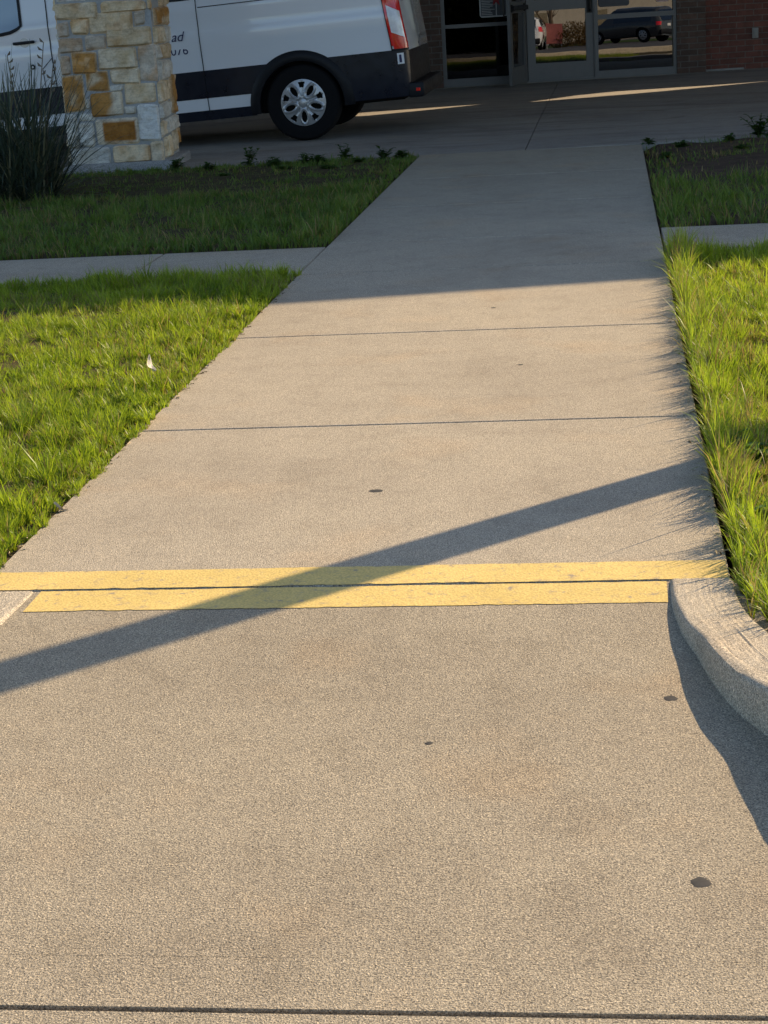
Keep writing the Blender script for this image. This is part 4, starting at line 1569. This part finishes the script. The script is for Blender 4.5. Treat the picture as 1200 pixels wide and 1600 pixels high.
def notice(name, label, x0, x1, z0, z1, paper, kind):
    root = empty(name, (0, 0, 0)); place_on_facade(root, x0, .046, z0)
    tag(root, label, 'notice', 'notices stuck on the entrance glass')
    wd, hh = x1 - x0, z1 - z0
    s = MB()
    rad = .04
    poly = []
    for cx, cz, a0 in ((wd - rad, rad, -90), (wd - rad, hh - rad, 0), (rad, hh - rad, 90), (rad, rad, 180)):
        for k in range(6):
            a = R(a0 + 18 * k); poly.append((cx + rad * math.cos(a), cz + rad * math.sin(a)))
    n = len(poly)
    s.add([(x, 0, z) for x, z in poly] + [(x, .002, z) for x, z in poly], [tuple(range(n)), tuple(range(2 * n - 1, n - 1, -1))] + [(i, n + i, n + (i + 1) % n, (i + 1) % n) for i in range(n)])
    s.build('sheet', M[paper], root)
    inner = MB()
    if kind == 'map':
        inner.box(.018, wd * .58, -.002, -.0005, .02, hh - .02)
        inner.box(wd * .62, wd - .018, -.002, -.0005, .02, hh - .02)
        inner.build('dark_panel', M['greyink'], root)
        li = MB()
        k = .035
        rr = random.Random(9)
        while k < hh - .03:
            li.box(.028, .028 + wd * rr.uniform(.3, .5), -.004, -.0025, k, k + .008)
            k += .022
        li.build('text_line', M['paper'], root)
        sr = MB()
        cx, cz = wd * .60, hh * .42
        pts = []
        for i in range(10):
            q = .085 if i % 2 == 0 else .035
            pts.append((cx + q * math.sin(math.pi * i / 5), -.005, cz + q * 1.3 * math.cos(math.pi * i / 5)))
        sr.add(pts, [tuple(range(9, -1, -1))])
        sr.build('red_star', M['redink'], root)
    else:
        rr = random.Random(len(label))
        k = .02
        while k < hh - .02:
            inner.box(.02, .02 + (wd - .04) * rr.uniform(.6, 1), -.002, -.0005, k, k + .009)
            k += .024
        inner.build('text_line', M['greyink' if kind == 'grey' else 'redink'], root)
    return root


notice('window_notice', 'white rounded notice with a red star beside the open door', fx(752), fx(796), .92, 1.50, 'paper', 'map')
notice('window_notice', 'grey printed notice on the glass right of the door', fx(940), fx(989), .965, 1.40, 'greyink', 'grey')
notice('window_notice', 'small pink printed notice at the right end of the glass', fx(1031), fx(1053), .99, 1.40, 'paperpink', 'pink')

# ------------------------------------------------------------------ roofs: canopy over the drive and flat building roof with a slot shaped to let the sun strips through
ZR = 3.15
def up(x, y, z=ZR):             # where a roof edge stands whose shadow falls on ground point (x, y)
    return (x + KX * z, y + KY * z)
SL_UP = [(-3.0, 21.45), (-2.05, 21.45), (-1.30, 21.66), (-1.19, 21.73)]     # shadow edges on the drive: far edge, left strip
SL_LO = [(-3.0, 20.25), (-2.55, 20.35), (-1.9, 21.0), (-1.30, 21.62)]
cf = Vector((math.cos(FA), math.sin(FA), 0))
UPE = [(-16, 19.35), (-3.6, 20.70), (-2.72, 21.10), (-2.0, 21.38), (-1.36, 21.56), (-1.0, 21.36), (-.40, 22.35), (.12, 22.80), (.6, 22.93), (1.3, 23.10), (1.98, 23.36), (2.6, 23.5), (12, 24.9)]
LOE = [(-16, 19.33), (-3.6, 20.67), (-3.1, 20.45), (-2.72, 20.40), (-2.0, 20.98), (-1.40, 21.60), (-1.0, 21.42), (-.40, 21.70), (.12, 21.98), (.6, 22.28), (1.3, 22.78), (1.98, 23.33), (2.6, 23.44), (12, 24.6)]
canopy = empty('entrance_canopy', (0, 15.3, 0))
tag(canopy, 'canopy roof over the drive carried by the stone pillar', 'canopy')
def CP(p, dz=0): return (p[0], p[1] - 15.3)
HF = 5.4
fe = [(-1.54, 8.01), (.24, 8.33)]
sl_ = (fe[1][1] - fe[0][1]) / (fe[1][0] - fe[0][0])
fyc = lambda x: fe[0][1] + KY * HF + sl_ * (x - KX * HF - fe[0][0])      # fascia line
CX0, CX1 = -9.5, 12.5
back = [CP(up(x, y)) for x, y in LOE]
back = [p for p in back if CX0 < p[0] < CX1]
sf = MB()
zf_ = lambda x, y: ZR + (5.15 - ZR) * min(1, max(0, (6.5 - y) / 7.2))
poly = [(CX0, fyc(CX0) - 15.3 + .2), (CX1, fyc(CX1) - 15.3 + .2), (CX1, 6.5), (CX0, 6.5)]
sf.add([(x, y, zf_(x, y)) for x, y in poly], [(0, 1, 2, 3)])
poly2 = [(CX0, 6.5), (CX1, 6.5), (CX1, back[-1][1] + .15)] + back[::-1] + [(CX0, back[0][1] - .2)]
sf.prism(poly2, ZR - .03, ZR)
sf.build('soffit', M['soffit'], canopy)
fa = MB()
fa.prism([(CX0, fyc(CX0) - 15.3), (CX1, fyc(CX1) - 15.3), (CX1, fyc(CX1) - 15.3 + .2), (CX0, fyc(CX0) - 15.3 + .2)], 5.1, HF)
fa.build('fascia', M['soffit'], canopy)
rf = MB()
a0, a1 = (CX0, fyc(CX0) - 15.3 + .2), (CX1, fyc(CX1) - 15.3 + .2)
rf.add([(a0[0], a0[1], HF - .1), (a1[0], a1[1], HF - .1), (CX1, 7.4, ZR + .05), (CX0, 7.4, ZR + .05)], [(0, 1, 2, 3)])
rf.build('roof', M['roofing'], canopy)
roof = MB()
uu = [up(x, y) for x, y in UPE]
uu = [p for p in uu if -14 < p[0] < 16]
roof.prism(uu + [(16, 42), (-14, 40)], ZR - .06, ZR)
ro = roof.build('roof', M['roofing'], B)
ro.matrix_parent_inverse = (Matrix.Translation((-.66, 25.91, ZB)) @ Matrix.Rotation(FA, 4, 'Z')).inverted()
# second front pillar of the canopy, out of the picture on the right
pillar('stone_pillar', 'limestone pillar at the far right end of the canopy', 7.6, 15.9, PILA, None, None, 31)

# ------------------------------------------------------------------ pole that throws the diagonal shadow
pl = empty('pole', (1.36, 6.08, 0))
tag(pl, 'slim grey pole standing in the lawn right of the walkway, casting the diagonal shadow', 'pole')
q = MB(); q.tube([(0, 0, -.1), (0, 0, 3), (0, 0, 6.2)], [.094, .092, .090], 24)
q.build('shaft', M['pole'], pl, True)
q = MB(); q.box(-.17, .17, -.17, .17, -.1, .03, 0, .008)
q.build('base_plate', M['pole'], pl)


# ------------------------------------------------------------------ what stands behind the camera and shows in the entrance glass
def parked_car(name, label, loc, rz, paint, tall=1.7):
    root = empty(name, loc, rz)
    tag(root, label, 'car', 'cars parked across the lot')
    sect = [(.25, .82), (.45, .92), (.7, .955), (.95, .94), (1.02, .90), (1.35, .78), (tall - .12, .70), (tall - .03, .55), (tall, .02)]
    sh = Shell(sect, 1.0, -3.7, .30, .7, .45, .95)
    zl = [.25, .35, .45, .58, .7, .82, .95, 1.02, 1.1, 1.2, 1.35, 1.5, tall - .12, tall - .06, tall - .03, tall]
    us = list(np.linspace(-3.7, -3.0, 12)) + list(np.arange(-2.95, .7, .06)) + list(np.linspace(.72, 1.0, 12))
    WRr = .35
    def arch(u, c): 
        d = u - c
        return WRr + math.sqrt(.40 ** 2 - d * d) if abs(d) < .40 else 0
    bot = lambda u: max(.25, arch(u, 0), arch(u, -2.75))
    top = lambda u: (.75 + .25 * min(1, (u + 3.7) / .5) ** .6 if u < -2.55 else (1.0 + (tall - 1.0) * min(1, (u + 2.55) / .9) ** .9))
    mb = MB(); skin(mb, sh, us, zl, bot, top)
    o = mb.build('body', paint, root); clean(o)
    gl = MB()
    for s in (-1, 1):
        patch(gl, sh, -1.75, .45, 1.05, tall - .16, s, .006)
    gl.build('side_window', M['carglass'], root, True)
    rw = MB(); rw.add([(sh.pt(1.0, z, -1).x + .012, y, z) for z in (1.06, tall - .16) for y in (-.66, .66)], [(0, 1, 3, 2)])
    rw.build('rear_window', M['carglass'], root)
    for s in (-1, 1):
        t = MB(); patch(t, sh, .78, .99, .80, 1.0, s, .012)
        t.build('tail_lamp', M['redlens'], root, True)
    p = MB(); p.box(1.005, 1.02, -.16, .16, .72, .86)
    p.build('licence_plate', M['plate'], root)
    b = MB(); b.box(.85, 1.06, -.85, .85, .30, .55, 0, .05)
    b.build('rear_bumper', M['black'], root, True)
    u = MB(); u.box(-3.3, .8, -.72, .72, .22, .5); u.build('underbody', M['under'], root)
    for x in (0, -2.75):
        wheel(root, x, -.80, WRr, -1, width=.2); wheel(root, x, .80, WRr, 1, width=.2)
    return root


parked_car('parked_car', 'dark grey sport utility car reflected in the glass right of the door', (21.4, -36.6, -.02), R(52), M['grey'])
parked_car('parked_car', 'white car reflected in the closed door glass', (13.9, -33.0, -.02), R(108), M['white'], 1.5)


def tree(name, label, x, y, h, spread, crown, seed, nleaf, col):
    rr = random.Random(seed)
    root = empty(name, (x, y, -.1)); tag(root, label, 'tree', 'trees across the parking lot')
    tr = MB()
    ends = []
    def branch(p, d, L, r_, lev):
        pts = [p]; dd = d.copy()
        for k in range(4):
            dd = (dd + Vector((rr.gauss(0, .14), rr.gauss(0, .14), .05))).normalized()
            pts.append(pts[-1] + dd * L / 4)
        tr.tube(pts, [r_ * (1 - .16 * k) for k in range(5)], 7 if lev < 2 else 4, cap=False)
        ends.append((pts[-1], L))
        if lev < 3:
            for k in range(3 if lev else 4):
                a = rr.uniform(0, 6.28); t = rr.uniform(.45, 1)
                q = pts[int(t * 4)]
                nd = (dd * .6 + Vector((math.cos(a), math.sin(a), rr.uniform(0, .5))) * spread).normalized()
                branch(q, nd, L * rr.uniform(.55, .75), r_ * .5, lev + 1)
    branch(Vector((0, 0, 0)), Vector((0, 0, 1)), h * .42, h * .022, 0)
    tr.build('trunk', plain('bark ' + str(seed), (.12, .085, .06), .9, var=.3), root, True)
    if nleaf:
        lm, lc = MB(), []
        for i in range(nleaf):
            e, L = rr.choice(ends)
            p = e + Vector((rr.gauss(0, .5), rr.gauss(0, .5), rr.gauss(0, .4))) * crown
            a = rr.uniform(0, 6.28)
            q = rr.uniform(.6, 1.3)
            leafy(lm, lc, p, (math.cos(a), math.sin(a), rr.uniform(-.6, .6)), .16, .05, (col[0] * q, col[1] * q, col[2] * q), .1, 2)
        o = lm.build('crown', M['leaf'], root); set_cols(o, lc)


tree('bare_tree', 'bare branched tree across the parking lot', 17.5, -50, 7, .7, .6, 3, 0, (0, 0, 0))
tree('bare_tree', 'bare tree with spreading limbs beside the lot', 21.5, -56, 8, .7, .6, 4, 0, (0, 0, 0))
tree('leafy_tree', 'unseen dense dark tree added across the parking lot to darken the left entrance window', 8.5, -40, 6.5, .8, .9, 5, 5200, (.035, .06, .02))  # dark tree added for a darker reflection in the left window
tree('leafy_tree', 'tall leafy tree at the end of the lot', -9, -30, 9, .8, 1.0, 6, 4500, (.05, .08, .02))
sb = MB(); scn = []
rr = random.Random(8)
for i in range(2600):
    a = rr.uniform(0, 6.28); u_ = rr.uniform(0, 1)
    p = Vector((1.1 * math.cos(a) * math.sqrt(u_), .9 * math.sin(a) * math.sqrt(u_), rr.uniform(.05, 1.25) * (1 - .5 * u_)))
    b_ = rr.uniform(0, 6.28); q = rr.uniform(.6, 1.3)
    leafy(sb, scn, p, (math.cos(b_), math.sin(b_), rr.uniform(0, 1.5)), .14, .03, (.17 * q, .11 * q, .05 * q), .2, 2)
bo = sb.build('brown_bush', M['leaf']); set_cols(bo, scn); bo.location = (16.6, -34.0, -.02)
tag(bo, 'brown dry bush across the lot, reflected in the door glass', 'bush')
rs = empty('red_sign', (15.55, -33.6, -.02), R(16)); tag(rs, 'small red panel sign across the lot, reflected in the door glass', 'sign')
q = MB(); q.box(-.38, .38, -.03, .03, .25, 1.15, 0, .01); q.build('panel', M['redpaint'], rs)
q = MB(); q.box(-.36, -.30, -.028, .028, 0, .25); q.build('leg', M['pole'], rs)
q = MB(); q.box(.30, .36, -.028, .028, 0, .25); q.build('leg', M['pole'], rs)
hb = empty('beige_building', (30, -84, -.05), R(-10)); tag(hb, 'low beige building on the far side of the parking lot', 'building')
q = MB(); q.box(-26, 22, -8, 0, 0, 3.6); q.build('wall', M['beige'], hb)
q = MB(); q.prism([(-26.6, .6), (22.6, .6), (22.6, -8.6), (-26.6, -8.6)], 3.6, 3.9); q.add([(-26.6, .6, 3.9), (22.6, .6, 3.9), (22.6, -4, 5.9), (-26.6, -4, 5.9), (22.6, -8.6, 3.9), (-26.6, -8.6, 3.9)], [(0, 1, 2, 3), (3, 2, 4, 5), (1, 4, 2), (0, 3, 5)])
q.build('roof', M['roofing'], hb)
for k in range(9):
    q = MB(); q.box(-23 + k * 5, -21.2 + k * 5, .002, .06, .9, 2.3); q.build('window', M['carglass'], hb)
gs = MB()
gs.add([(5, -45, .0), (60, -38, .0), (60, -62, .0), (5, -66, .0)], [(0, 1, 2, 3)])
M['turf'] = soil_mat('distant turf', (.03, .06, .015), (.08, .12, .03))
tag(gs.build('lot_island', M['turf']), kind='structure')

sb = MB(); scn = []  # dark foliage added behind the camera to dim the left window's reflection
rr = random.Random(18)
for i in range(7000):
    a = rr.uniform(0, 6.28); u_ = rr.uniform(0, 1)
    p = Vector((2.1 * math.cos(a) * math.sqrt(u_), 1.3 * math.sin(a) * math.sqrt(u_), rr.uniform(.02, 3.6) * (1 - .45 * u_ ** 2)))
    b_ = rr.uniform(0, 6.28); q = rr.uniform(.5, 1.3)
    leafy(sb, scn, p, (math.cos(b_), math.sin(b_), rr.uniform(-.3, 1)), .34, .13, (.012 * q, .018 * q, .008 * q), .2, 2)
bo = sb.build('added_dark_shrub', M['leaf']); set_cols(bo, scn); bo.location = (10.6, -32.0, -.02)
tag(bo, 'unseen tall dark shrub added across the lot to darken the left entrance window', 'shrub')
